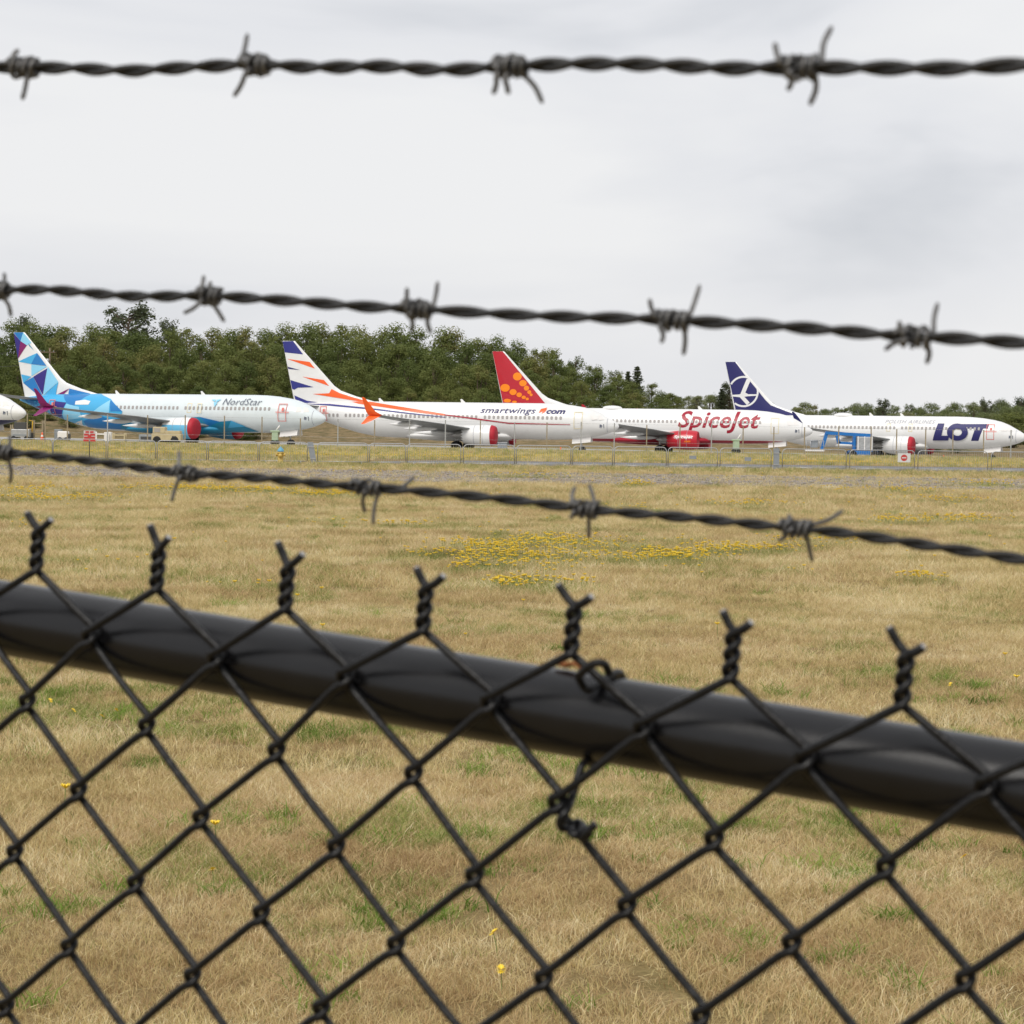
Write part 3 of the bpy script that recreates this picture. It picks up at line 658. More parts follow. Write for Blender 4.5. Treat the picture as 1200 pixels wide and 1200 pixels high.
        # radome joint and static ports
        s.local('panel_line', [(-1.22, 2.3), (-1.18, 2.3), (-1.18, 3.85), (-1.22, 3.85)], M_txtl)
        s.local('probe', [(-2.0, 2.85), (-1.75, 2.85), (-1.7, 3.1), (-1.95, 3.2)], M_txt)
        s.local('probe', [(-1.6, 3.2), (-1.55, 2.75), (-1.5, 2.75), (-1.5, 3.2)], M_txt)
C1_, C2_, C3_, C4_, C5_, C6_, C7_, C8_ = (0, 370, 6), (180, 370, 6), (320, 370, 6), (480, 370, 6), (620, 390, 6), (780, 390, 6), (920, 400, 8), (1040, 400, 7.5)
TIPS = {'A': ((15.8, 389.5), 256), 'B': ((331, 399.5), 261), 'C': ((577, 411.7), 279), 'D': ((850, 424), 296)}
dzs = {}
for k, (p, d) in TIPS.items(): dzs[k] = float(W(*p, d)[2] - 12.3)

def belly_paint(mt, col, zlim):
    t = mt.node_tree; b = t.nodes['Principled BSDF']; tcn = t.nodes.new('ShaderNodeTexCoord'); sp = t.nodes.new('ShaderNodeSeparateXYZ')
    t.links.new(tcn.outputs['Object'], sp.inputs[0]); lt = t.nodes.new('ShaderNodeMath'); lt.operation = 'LESS_THAN'; lt.inputs[1].default_value = zlim
    t.links.new(sp.outputs['Z'], lt.inputs[0]); mm = t.nodes.new('ShaderNodeMixRGB'); mm.inputs[1].default_value = (.8, .8, .79, 1); mm.inputs[2].default_value = (*col, 1)
    t.links.new(lt.outputs[0], mm.inputs[0]); t.links.new(mm.outputs[0], b.inputs['Base Color'])
# --- jet with blue triangle tail
A = Plane((15.8, 389.5), 256, dzs['A'], 'white jet with blue and purple triangle tail and blue belly facets', M_bwhite, M_white)
cz = C1_
for mt, pts in ((M_mid, [(95, 117), (165, 117), (145, 178)]), (M_ind, [(95, 122), (145, 178), (122, 300)]), (M_purp, [(145, 178), (190, 208), (125, 303)]), (M_sky2, [(165, 117), (145, 178), (190, 208), (222, 190)]),
    (M_teal, [(200, 192), (240, 245), (205, 212)]), (M_sky1, [(130, 322), (262, 262), (220, 340)]), (M_mid, [(262, 262), (328, 352), (220, 340)]), (M_sky2, [(222, 342), (335, 356), (222, 425)]),
    (M_sky1, [(150, 412), (222, 428), (165, 472)]), (M_mid, [(165, 472), (236, 430), (300, 560), (285, 572)]), (M_ind, [(236, 428), (334, 370), (302, 556)]), (M_sky2, [(338, 358), (412, 466), (305, 560)]),
    (M_sky1, [(412, 468), (390, 575), (300, 570)]), (M_purp, [(492, 510), (440, 560), (388, 590), (390, 560)]), (M_mid, [(490, 512), (640, 548), (480, 562)])):
    A.poly('paint_facet', pts, mt, 'n', crop=cz)
A.poly('paint_facet', [(150, 560), (380, 530), (500, 525), (620, 546), (720, 549), (782, 585), (862, 672), (862, 800), (560, 800), (150, 700)], M_sky1, crop=cz)
for mt, pts in ((M_mid, [(170, 575), (300, 570), (390, 720), (250, 690)]), (M_purp, [(262, 640), (345, 610), (372, 720), (250, 690)]), (M_mid, [(470, 545), (640, 552), (560, 600), (470, 610)]), (M_ind, [(385, 600), (470, 610), (472, 745), (385, 720)]),
    (M_mid, [(468, 610), (560, 600), (520, 640)]), (M_sky2, [(700, 640), (782, 590), (770, 680), (640, 690)]), (M_mid, [(782, 590), (862, 672), (780, 672)]), (M_white, [(535, 600), (600, 590), (640, 600), (625, 625), (530, 625)]),
    (M_mid, [(590, 740), (700, 700), (860, 760), (860, 800), (640, 795)]), (M_white, [(545, 765), (580, 735), (610, 790), (575, 790)]), (M_teal, [(860, 740), (1010, 770), (1020, 800), (860, 800)]),
    (M_sky2, [(470, 620), (560, 640), (580, 720), (480, 740)])):
    A.poly('paint_facet', pts, mt, crop=cz)
for mt, pts in ((M_teal, [(0, 770), (180, 720), (330, 712), (470, 745), (540, 820), (300, 830), (0, 830)]), (M_mid, [(330, 712), (470, 745), (390, 780)]), (M_teal, [(470, 745), (550, 738), (745, 816), (600, 828), (500, 826)]), (M_sky1, [(550, 738), (650, 778), (530, 790)])):
    A.poly('paint_facet', pts, mt, crop=C2_)
A.text('NordStar', 261, 467.2, 309.5, 474.3, M_txt, shear=.25, bold=-.004, space=1.08)
for pts in ([(412, 590), (440, 588), (436, 604)], [(448, 590), (482, 586), (440, 612)], [(428, 606), (452, 612), (432, 640)]):
    A.poly('emblem', pts, M_sky2, crop=C2_)
A.windows(-5.9, -33, gaps=((-16.1, -16.8),))
A.door(-4.35, 2.65, 4.55, .95, M_tape); A.door(-33.2, 3.1, 4.75, .8, M_tape); A.door(-14.3, 3.45, 4.5, .55, M_tapey, False); A.door(-15.6, 3.45, 4.5, .55, M_tapey, False)
M_nacA = pmat('blue_white_cowling', srgb(120, 190, 224), 0.35, var=0.0); belly_paint(M_nacA, srgb(104, 182, 220), 2.12)
A.finish(M_nacA, M_purp, blades=(-14.8, -25.6), stab_mat=M_wing, belly=M_teal)

# --- jet with orange and navy striped tail
B = Plane((331, 399.5), 261, dzs['B'], 'white jet with navy topped tail and orange zigzag stripes', M_white, M_white, 12.5)
cz = C3_
for mt, pts in ((M_navy2, [(65, 180), (142, 178), (212, 272), (80, 258)]), (M_orange, [(98, 303), (258, 325), (295, 372)]), (M_navy, [(102, 358), (190, 382), (108, 374)]), (M_orange, [(205, 428), (358, 452), (395, 494)]),
    (M_navy2, [(122, 452), (285, 502), (175, 506), (150, 520), (135, 515)]), (M_orange, [(280, 550), (395, 545), (412, 515), (470, 545), (560, 572), (650, 597), (690, 615)]), (M_navy2, [(150, 560), (240, 598), (420, 625), (300, 625), (160, 600)])):
    B.poly('paint_stripe', pts, mt, 'n', crop=cz)
B.poly('paint_stripe', [(560, 590), (690, 600), (900, 640), (1100, 672), (1210, 690), (1210, 702), (1000, 678), (760, 640), (600, 618)], M_orange, crop=cz)
B.poly('paint_stripe', [(200, 590), (400, 620), (680, 648), (900, 675), (1210, 712), (1210, 716), (900, 684), (680, 658), (400, 632), (220, 608)], M_navy2, crop=cz)
B.poly('paint_stripe', [(245, 692), (480, 722), (700, 752), (1130, 764), (1130, 768), (700, 760), (480, 732), (245, 700)], M_dred, crop=C4_)
B.text('smartwings', 562.5, 478.3, 628.5, 486, M_navy, shear=.3, bold=.008, space=1.04)
B.text('com', 640, 480.6, 663, 485.0, M_navy, shear=.3, bold=.035)
for pts in ([(905, 685), (925, 655), (970, 645), (955, 662), (935, 672)], [(925, 690), (940, 668), (968, 655), (950, 678)]): B.poly('emblem', pts, M_orange, crop=C4_)
B.windows(-6.3, -33.5, gaps=((-15.0, -15.6), (-31.5, -31.9)), z=3.84)
B.door(-4.35, 2.65, 4.55, .95, M_tapey, False); B.door(-34.0, 3.2, 4.85, .8, M_tape)
B.finish(M_white, M_orange, blades=(-17.8, -27.4))

# --- jet with red tail and orange dots
M_spice = pmat('white_paint_red_belly', (0.8, 0.8, 0.79), 0.28, coat=0.3)
belly_paint(M_spice, srgb(165, 24, 48), 1.78)
M_letred = pmat('crimson_lettering', srgb(158, 18, 46), .4)
Cc = Plane((577, 411.7), 279, dzs['C'], 'white jet with red tail of orange dots, red engines and red belly', M_spice, M_white, 13.0)
cz = C4_
Cc.poly('paint_panel', [(580, 250), (655, 250), (940, 600), (975, 640), (1000, 665), (672, 690)], M_redp, 'n', crop=cz)
for x, y, a, b in ((758, 427, 35, 32), (797, 474, 30, 25), (822, 509, 21, 20), (842, 537, 16, 15), (855, 556, 12, 11), (672, 507, 38, 31), (728, 537, 29, 24), (771, 556, 22, 19), (803, 574, 17, 14), (828, 585, 13, 11), (688, 597, 30, 15), (738, 606, 20, 10)):
    Cc.ellipse('paint_dot', (x, y), a * .88, b * .88, M_amber, 'n', cz, n=18)
Cc.nd = 0
Cc.text('SpiceJet', 794.5, 482.5, 892.5, 507, M_letred, shear=.28, bold=.02, space=1.02)
Cc.windows(-6.1, -33, gaps=((-15.2, -15.9),))
Cc.door(-4.35, 2.65, 4.55, .95, M_tapey, False)
Cc.finish(M_redp, M_redp, cover=False, domes=(-24.3,), blades=(-13.4,), belly=M_dred)
def nacelle_text(pl, body, X0, X1, z0, z1, mat, bold=.03):
    v, f = text2d(body, .25, bold); P = [(X0 + (X1 - X0) * x, z0 + (z1 - z0) * y) for x, y in v]
    def sf(X, z):
        rr = np.interp(-(X + 13.0), [.0, .6, 1.3, 2.2, 3.0], [1.04, 1.14, 1.17, 1.13, 1.02]); return 4.83 + math.sqrt(max(.01, rr * rr - (z - 1.78) ** 2))
    vv, ff = flat_surface(P, f, sf, .02, .5, .12); add('lettering', mesh('lettering', vv, ff, mat), pl.root)
nacelle_text(Cc, 'Spicejet', -15.8, -13.5, 1.86, 2.3, M_white); nacelle_text(Cc, 'com', -14.5, -13.8, 1.5, 1.7, M_amber)

# --- jet with navy tail and white ring emblem
D = Plane((850, 424), 296, dzs['D'], 'white jet with navy tail carrying a white ringed bird emblem', M_white, M_white, 24.5)
cz = C6_
D.poly('paint_panel', [(420, 203), (490, 203), (560, 300), (640, 395), (700, 470), (740, 510), (790, 528), (900, 570), (980, 600), (500, 600), (490, 530)], M_navy, 'n', crop=cz)
D.ellipse('emblem_ring', (548, 413), 107, 110, M_white, 'n', cz, inner=.88, n=48)
for pts in ([(526, 432), (572, 322), (600, 332), (558, 428)], [(462, 437), (462, 447), (535, 454), (540, 432)], [(520, 432), (560, 420), (582, 432), (645, 432), (645, 442), (580, 446), (530, 454)], [(515, 445), (550, 445), (592, 490), (572, 508)]):
    D.poly('emblem', pts, M_white, 'n', crop=cz)
cz = C8_; D.nd = -4
D.poly('lettering', [(447, 722), (503, 722), (476, 830), (545, 830), (535, 872), (400, 872)], M_navy, crop=cz)
D.ellipse('lettering', (617, 798), 92, 76, M_navy, 'f', cz, inner=.43, n=36)
D.poly('lettering', [(575, 727), (895, 727), (884, 768), (570, 768)], M_navy, crop=cz, off=.012)
D.poly('lettering', [(772, 766), (842, 766), (800, 875), (735, 875)], M_navy, crop=cz, off=.013)
D.text('POLISH AIRLINES', 1037, 492.5, 1096.5, 496, M_txtl, shear=.3, space=1.1)
D.windows(-5.6, -34, gaps=((-15.4, -16.1),))
D.door(-4.2, 2.65, 4.55, .95, M_tape); D.door(-14.2, 3.5, 4.5, .5, M_tapey, False); D.door(-17.0, 3.5, 4.5, .5, M_tapey, False)
D.finish(M_white, M_navy, domes=(-23.4,), blades=(-15.6, -19.6, -29.8))

# --- jet at the left edge, only its nose in the picture
M_e = pmat('white_paint_navy_belly', (.8, .8, .79), .28, coat=.3); belly_paint(M_e, srgb(30, 30, 74), 2.28)
tipE = (-324, 381)
E_ = Plane(tipE, 250, float(W(*tipE, 250)[2] - 12.3), 'white jet nose with dark navy belly poking in at the left edge', M_e, M_navy, 22.0)
E_.windows(-6, -33); E_.door(-4.35, 2.65, 4.55, .95, M_tape); E_.finish(M_white, M_navy)

# ------------------------------------------------------------------ trees
def leaf_cloud(centers, radii, per, size, seed, flat=0.8):
    r = np.random.default_rng(seed); V = []; Fc = []
    for c, rad in zip(centers, radii):
        n = max(6, int(per * (rad / np.mean(radii)) ** 2))
        d = r.normal(size=(n, 3)); d /= np.linalg.norm(d, axis=1)[:, None]
        p = c + d * (rad * r.uniform(0.45, 1.15, (n, 1))) * np.array([1, 1, flat])
        nr = d + np.array([0, 0, .25]) + r.normal(size=(n, 3)) * 0.3; nr /= np.linalg.norm(nr, axis=1)[:, None]
        t = np.cross(nr, r.normal(size=(n, 3))); t /= np.linalg.norm(t, axis=1)[:, None]; b = np.cross(nr, t)
        s = size * r.uniform(.55, 1.25, (n, 1)); k = len(V)
        q = np.stack([p - t * s * .5, p + b * s * .33, p + t * s * .55, p - b * s * .33], 1).reshape(-1, 3)
        V += q.tolist(); Fc += [(k + 4 * i, k + 4 * i + 1, k + 4 * i + 2, k + 4 * i + 3) for i in range(n)]
    return V, Fc
def deciduous_proto(seed, mat, height=14.0, width=4.2, low=0.03, leaves=150, gap=0.0):
    r = np.random.default_rng(seed); cs = []; rs = []
    for i in range(60):
        t = low + (1 - low) * r.uniform() ** .85; prof = math.sin(math.pi * min(1, (t - low) / (1 - low) * .86 + .14)) ** .55
        a = r.uniform(0, 2 * math.pi); q = width * prof * math.sqrt(r.uniform(.12, 1))
        if r.uniform() < gap: continue
        cs.append((q * math.cos(a), q * math.sin(a), height * t * (1 - .04 * r.uniform()))); rs.append(r.uniform(.85, 2.05) * (1.15 - .3 * t))
    cs = np.array(cs); V, Fc = leaf_cloud(cs, np.array(rs), leaves, .36, seed + 1)
    crown = mesh('crown', V, Fc, mat)
    mb = MB(); mb.tube(catmull([(0, 0, -.6), (.1, .05, height * .3), (-.1, .1, height * .6), (0, 0, height * .93)], 3), np.linspace(.32, .05, 10), 8)
    for i in range(12):
        c = cs[r.integers(len(cs))]; z0 = height * r.uniform(.15, .55); z0 = min(z0, c[2] - .3); mb.tube([(0, 0, max(.2, z0)), (c[0] * .5, c[1] * .5, max(.3, (z0 + c[2]) / 2)), tuple(c)], [.12, .08, .03], 5)
    return mesh('trunk', mb.v, mb.f, M_bark, True), crown
def sparse_proto(seed, mat, height=14.0, width=3.6):
    # open crown with spiky upright branches against the sky
    r = np.random.default_rng(seed); mb = MB(); cs = []; rs = []
    mb.tube([(0, 0, -.6), (.1, 0, height * .5), (0, 0, height * .86)], [.24, .12, .02], 7)
    for i in range(64):
        z0 = height * r.uniform(.15, .85); a = r.uniform(0, 6.283); l_ = width * r.uniform(.5, 1) * (1.25 - z0 / height); z1 = z0 + l_ * r.uniform(.7, 1.5); z1 = min(z1, height * 1.02)
        e = np.array([l_ * math.cos(a), l_ * math.sin(a), z1]); m_ = np.array([e[0] * .55, e[1] * .55, z0 + (z1 - z0) * .35]); mb.tube(catmull([(0, 0, z0), m_, e], 3), np.linspace(.09, .015, 7), 5)
        for t in (.45, .65, .85, 1.0): cs.append(m_ + (e - m_) * t + r.normal(size=3) * .3); rs.append(r.uniform(.3, .65))
    V, Fc = leaf_cloud(np.array(cs), np.array(rs), 13, .33, seed + 1, 1.2)
    return mesh('trunk', mb.v, mb.f, M_bark, True), mesh('crown', V, Fc, mat)
def conifer_proto(seed, mat, height=13.0, width=2.6):
    r = np.random.default_rng(seed); mb = MB(); mb.tube([(0, 0, -.6), (0, 0, height)], [.25, .02], 7); V = []; Fc = []
    z = height * .05
    while z < height * .98:
        n = 7; ln = width * (1 - z / height) ** .8 + .12
        for k in range(n):
            a = r.uniform(0, 6.283); L_ = ln * r.uniform(.6, 1.1); tip = np.array([L_ * math.cos(a), L_ * math.sin(a), z - .28 * L_ + r.uniform(-.1, .25)])
            b0 = np.array([0, 0, z]); mb.tube([b0, tip], [.04, .01], 4)
            for t in np.linspace(.2, 1, 5):
                for q in range(3):
                    p = b0 + (tip - b0) * t + r.normal(size=3) * .1; d1 = r.normal(size=3); d1 /= np.linalg.norm(d1); d2 = np.cross(d1, r.normal(size=3)); d2 /= np.linalg.norm(d2); s = .34 * (1.1 - .4 * t); i = len(V)
                    V += [(p - d1 * s).tolist(), (p + d2 * s * .35).tolist(), (p + d1 * s).tolist(), (p - d2 * s * .35).tolist()]; Fc.append((i, i + 1, i + 2, i + 3))
        z += height * .042
    return mesh('trunk', mb.v, mb.f, M_bark, True), mesh('crown', V, Fc, mat)
PD = [deciduous_proto(11 + i, M_leafA, 14, 4.0 + .25 * (i % 3)) for i in range(6)]
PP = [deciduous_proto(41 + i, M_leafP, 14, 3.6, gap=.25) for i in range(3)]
PS = [sparse_proto(61 + i, M_leafA) for i in range(3)]; PSC = [sparse_proto(71 + i, M_leafC) for i in range(2)]
PC = [conifer_proto(81 + i, M_leafC) for i in range(2)]
def tree(name, proto, px, y, top_py, label, group=None, wscale=1.0, cat='tree', seed=0):
    d = ray(px, 500); t = y / d[1]; x = d[0] * t; g = float(gz(x, y))
    dt = ray(px, top_py); tt = y / dt[1]; ztop = CAM[2] + dt[2] * tt; hsc = max(1.0, ztop - g) / 14.0
    rr_ = random.Random(seed); o = thing(name, label, cat, (x, y, g), rr_.uniform(0, 6.28), group)
    wv = wscale * (0.3 + .7 * hsc) * rr_.uniform(.92, 1.12); o.scale = (wv, wv, hsc)
    for me, nm in zip(proto, ('trunk', 'crown')): add(nm, me, o)
    return o
SX = [-60, 0, 25, 50, 100, 150, 200, 260, 300, 340, 400, 450, 500, 550, 600, 640, 660, 700, 740, 780, 800, 840]
SY = [380, 379, 378, 386, 385, 390, 389, 389, 386, 381, 385, 388, 389, 393, 402, 407, 414, 427, 441, 458, 464, 468]
cnt = 0
for row, (y, fr, step, w0) in enumerate(((452, 1.0, 23, 1.08), (424, .84, 27, 1.08), (398, .60, 30, 1.08), (372, .30, 30, .95))):
    px = -50 + row * 11
    while px < (800 if row < 3 else 840):
        jx = px + random.uniform(-5, 5); top = np.interp(jx, SX, SY); hz_ = 496 + .014 * jx
        bot = 482; frr = fr * random.uniform(.9, 1.06) if row else random.uniform(.965, 1.02)
        ty = bot - (bot - top) * frr if row else top + random.uniform(-3, 4)
        if ty < 476 or row == 0:
            sp = row == 0 and jx > 585 and random.random() < .55
            tree('woodland_tree', (PS[cnt % 3] if sp else PD[random.randrange(6)]), jx, y + random.uniform(-6, 6), ty, 'leafy green tree packed in the dense wood behind the parked jets', 'trees of the dense wood', w0, seed=cnt); cnt += 1
        px += step * random.uniform(.85, 1.15)
for px, y, ty, pr, ws, lab, nm in ((150, 470, 349, PSC[0], 1.7, 'tall dark spiky tree rising above the wood behind the blue tail', 'pine_tree'), (196, 468, 369, PSC[1], .85, 'short dark tree poking out of the wood right of the tall spiky one', 'pine_tree'),
    (30, 468, 364, PSC[1], .8, 'dark tree poking above the wood at the left edge', 'pine_tree'), (746, 430, 425, PC[0], 1.45, 'taller pointed spruce at the right end of the wood', 'spruce_tree'), (735, 432, 431, PC[1], 1.4, 'shorter pointed spruce beside the taller spruce', 'spruce_tree'),
    (855, 440, 446, PSC[0], 1.25, 'dark bushy evergreen partly hidden by the navy tail', 'evergreen_tree'), (845, 438, 453, PC[1], 1.5, 'pointed dark evergreen just left of the navy tail', 'evergreen_tree'), (1188, 420, 484, PD[2], 1.6, 'dark leafy tree close behind the rightmost jet nose', 'leafy_tree'),
    (1034, 520, 465, PSC[1], 1.0, 'tall feathery tree above the polish jet dome and antennas'.replace('polish ', 'rightmost '), 'feathery_tree'), (1155, 520, 464, PSC[0], .9, 'dark feathery tree above the nose end of the rightmost jet', 'feathery_tree'), (1196, 520, 462, PSC[1], .9, 'feathery tree at the right edge above the jet nose', 'feathery_tree')):
    tree(nm, pr, px, y, ty, lab, None, ws, seed=int(px))
cnt = 0
for row, (y, step) in enumerate(((560, 14), (530, 15), (470, 15))):
    px = 786 + row * 5 if row < 2 else 930
    while px < 1265:
        top = np.interp(px, [786, 830, 880, 930, 1000, 1060, 1100, 1150, 1200, 1260], [462, 461, 470, 475, 476, 475, 474, 471, 470, 468]) + random.uniform(-5, 5) + row * 4
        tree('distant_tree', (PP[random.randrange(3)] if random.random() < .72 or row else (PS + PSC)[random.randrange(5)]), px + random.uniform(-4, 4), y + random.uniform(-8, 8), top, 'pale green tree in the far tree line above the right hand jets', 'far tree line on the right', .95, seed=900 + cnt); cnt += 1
        px += step * random.uniform(.8, 1.2)
for k in range(46):
    px = random.uniform(-40, 330) if k < 28 else random.uniform(330, 1250)
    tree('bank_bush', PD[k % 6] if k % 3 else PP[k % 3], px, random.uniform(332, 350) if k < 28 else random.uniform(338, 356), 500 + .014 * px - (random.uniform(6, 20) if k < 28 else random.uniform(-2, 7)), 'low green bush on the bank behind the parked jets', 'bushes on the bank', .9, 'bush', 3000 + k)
# utility pole standing in front of the wood behind the blue tail
up = W(58, 470, 372); gzv = float(gz(up[0], up[1])); ut = thing('utility_pole', 'weathered utility pole with crossarm behind the blue triangle tail', 'pole', (up[0], up[1], gzv), 0.2)
ph = float(W(58, 408, 372)[2] - gzv)
M_pole = pmat('old_pole_wood', srgb(120, 104, 88), .9, var=.3, scale=3)
MB().tube([(0, 0, -.5), (0, 0, ph)], [.17, .12], 10).build('pole', M_pole, ut, True)
MB().box(-1.6, .9, -.16, -.04, ph - .75, ph - .6).build('crossarm', M_pole, ut)
for dx in (-1.45, -.9, .6): MB().lathe([(0, .05), (.08, .09), (.16, .06), (.22, .03)], (dx, -.1, ph - .6), 'z', 8).build('insulator', M_grey, ut, True)
MB().lathe([(-.45, .02), (-.45, .26), (.4, .26), (.47, .15), (.48, .02)], (-.35, -.32, ph - 2.2), 'z', 14).build('transformer', M_galvlt, ut, True)
for z in (ph - .4, ph - 2.6):
    s = np.linspace(0, 1, 12); MB().tube([(-1.2 - 38 * a, -.1 - 2 * a, z - 1.2 * math.sin(math.pi * a)) for a in s], .03, 5).build('cable', M_dark, ut, True)

# ------------------------------------------------------------------ barriers along the field
def gpt(px, y):                                               # ground point under photo column px at distance y
    d = ray(px, 500); t = y / d[1]; x = d[0] * t; return np.array([x, y, float(gz(x, y))])
BY = lambda px: 124.5 + 0.004 * px
edges = [(0, 62), (62, 125), (126, 183), (184, 243), (244, 303), (304, 361), (372, 432), (433, 476), (477, 541), (543, 604), (605, 670), (671, 719), (720, 782), (783, 842), (844, 905), (917, 993), (996, 1073), (1076, 1159), (1162, 1240), (1242, 1310)]
BL = ['under the leftmost jet nose', 'below the red striped board', 'left of the tan tractor', 'below the tan tractor', 'below the red covers of the blue bellied jet', 'holding the yellow hydrant', 'right of the leaning grey panel', 'narrow one below the orange winglet', 'below the red capped white engine', 'with rounded corner, just right of the white engine', 'with one rounded corner, below the lettered white jet nose', 'narrow one left of the red engine', 'left of the red engine with rounded corner', 'with a small grey plate, below the red engine', 'with a grey plate, below the red lettering', 'below the blue boom lift', 'carrying the red and white round sign', 'with rounded corners, below the navy lettering', 'at the right edge of the picture', 'past the right edge of the picture']
for k, ((a, b), bl) in enumerate(zip(edges, BL)):
    p, q = gpt(a + .6, BY(a)), gpt(b - .6, BY(b)); ln = float(np.linalg.norm((q - p)[:2])); ang = math.atan2(q[1] - p[1], q[0] - p[0])
    if -70 < a < 1250 and bl.startswith('past'): continue
    br = thing('crowd_barrier', 'grey steel crowd barrier ' + bl, 'barrier', p, ang, 'steel barriers in a row across the field')
    H = 1.17; R_ = .22; z0 = .13
    pts = [(0, 0, z0), (0, 0, H - R_)] + [(R_ - R_ * math.cos(t), 0, H - R_ + R_ * math.sin(t)) for t in np.linspace(.2, math.pi / 2, 5)] + [(ln - R_ + R_ * math.sin(t), 0, H - R_ + R_ * math.cos(t)) for t in np.linspace(0, math.pi / 2 - .2, 5)] + [(ln, 0, H - R_), (ln, 0, z0)]
    MB().tube(pts, .026, 6).tube([(0, 0, z0), (ln, 0, z0)], .024, 6).build('frame', M_galvlt, br, True)
    mb = MB(); n = int(ln / .13)
    for i in range(1, n): x = ln * i / n; mb.tube([(x, 0, z0), (x, 0, H - .02)], .0065, 4, cap=False)
    tag(mb.build('bars', M_galvlt, br), kind='stuff')
    for x in (.35, ln - .35): MB().tube([(x, -.3, .02), (x, -.26, .06), (x, 0, z0), (x, .26, .06), (x, .3, .02)], .022, 6).build('foot', M_galvlt, br, True)
def plate(px, py, wpx, hpx, mat, label, name='sign_plate', cat='sign', y=None):
    yy = (y or BY(px)) - .06; s = F / yy; p = W(px, py, yy / ray(px, py)[1] * 1.0); t = yy / ray(px, py)[1]; p = CAM + ray(px, py) * t
    w_, h_ = wpx / s, hpx / s; o = thing(name, label, cat, p)
    MB().box(-w_ / 2, w_ / 2, -.012, .012, -h_ / 2, h_ / 2, .004).build('panel', mat, o); return o, w_, h_
plate(812, 536, 8, 4, M_grey, 'small grey plate hung on the barrier below the red engine'); plate(876.5, 538, 8, 4.5, M_grey, 'small grey plate hung on the barrier below the red lettering')
M_signw = pmat('sign_white', srgb(206, 208, 208), .6); M_signr = pmat('sign_red', srgb(188, 62, 58), .6)
o, w_, h_ = plate(1059.5, 536.5, 15, 10.5, M_signw, 'white plate with a red no-entry disc on the barrier')
MB().lathe([(0, .001), (0, .36 * h_)], (0, -.017, 0), 'y', 24).build('red_disc', M_signr, o); MB().box(-.24 * h_, .24 * h_, -.025, -.02, -.06 * h_, .06 * h_).build('white_bar', M_signw, o)
# striped board on a thin post
yy = BY(105) - 2; t = yy / ray(105, 511)[1]; p = CAM + ray(105, 511) * t; o = thing('striped_board', 'red and white striped warning board on a thin dark post', 'sign', (p[0], p[1], 0)); zc = p[2]
MB().tube([(0, 0, -.1), (0, 0, zc)], .025, 8).build('post', M_dark, o, True)
MB().box(-.32, .32, -.02, .0, zc - .3, zc + .3, .005).build('panel', pmat('faded_white', srgb(196, 190, 186), .7), o)
for i, (a, b, wd) in enumerate(((.17, .27, .22), (.02, .13, .3), (-.14, -.03, .3), (-.29, -.18, .33))): MB().box(-wd, -.03, -.03, -.022, zc + a, zc + b).box(.03, wd, -.03, -.022, zc + a, zc + b).build('stripe', M_signr, o)
MB().lathe([(0, .001), (0, .1)], (0, -.034, zc - .03), 'y', 16).build('red_disc', M_signr, o)
# hydrant
p = gpt(329.2, BY(329) - .45); o = thing('fire_hydrant', 'yellow fire hydrant with pale blue cap beside the barriers', 'hydrant', p)
MB().lathe([(0, .2), (.05, .2), (.06, .15), (.55, .15), (.56, .19), (.6, .19), (.61, .15), (.66, .15)], (0, 0, 0), 'z', 20).build('body', M_hyd, o, True)
MB().lathe([(.66, .19), (.7, .19), (.76, .16), (.84, .1), (.88, .045), (.93, .045), (.935, .001)], (0, 0, 0), 'z', 20).build('cap', M_hydb, o, True)
for sg in (-1, 1): MB().lathe([(.1, .075), (.22, .075), (.23, .09), (.27, .09), (.28, .001)], (0, 0, .48), 'x', 12).build('side_outlet', M_hyd, o, True).scale = (sg, 1, 1)
MB().lathe([(-.12, .09), (-.22, .09), (-.23, .11), (-.27, .11), (-.28, .001)], (0, 0, .44), 'y', 12).build('front_outlet', M_hyd, o, True)
# steel sheets stood edge-on between barriers
for px, tilt, lab, wd in ((366, .2, 'grey steel panel leaning between the barriers beside the hydrant', .32), (910.5, 0.0, 'grey steel panel standing end-on between the barriers', .33)):
    p = gpt(px, BY(px)); o = thing('steel_panel', lab, 'panel', p); hh = 1.2
    mb = MB(); v = [(-wd / 2 - tilt * .55, -.02, hh), (wd / 2 - tilt * .55, -.02, hh), (wd / 2 + tilt * .55, -.02, .02), (-wd / 2 + tilt * .55, -.02, .02)]; v += [(a, .05, c) for a, b, c in v]
    mb.ext(v, [(3, 2, 1, 0), (4, 5, 6, 7), (0, 1, 5, 4), (1, 2, 6, 5), (2, 3, 7, 6), (3, 0, 4, 7)]).build('sheet', M_grey, o)
    for z in (.25, .9): MB().box(-wd / 2 - tilt * (z - .6) * .9, wd / 2 - tilt * (z - .6) * .9, -.05, -.022, z, z + .06).build('rib', M_galvlt, o)
# airfield perimeter fence of posts and wires
pf = thing('perimeter_fence', 'line of tan and grey posts with thin wires in front of the jets', 'fence', (0, 190, 0))
for px in (-12, 32, 53, 79, 126, 173, 217, 263, 307, 352, 396, 439, 480, 522, 563, 603, 641, 681, 720, 758, 797, 834, 871, 907, 943, 983, 1021, 1051, 1085, 1117, 1153, 1185, 1222):
    p = gpt(px, 190); hp = 2.35 + random.uniform(-.1, .15); md = M_wood if (px * 7) % 3 else M_galvlt
    MB().box(-.045, .045, -.045, .045, -.2, hp, .01).build('post', md, pf, False, (p[0], 0, p[2]))
for hz_ in (2.3, .8):
    MB().tube([(p[0], -.07, p[2] + hz_) for p in (gpt(px, 190) for px in np.linspace(-12, 1222, 40))], .007, 4).build('wire', M_galvlt, pf, True)

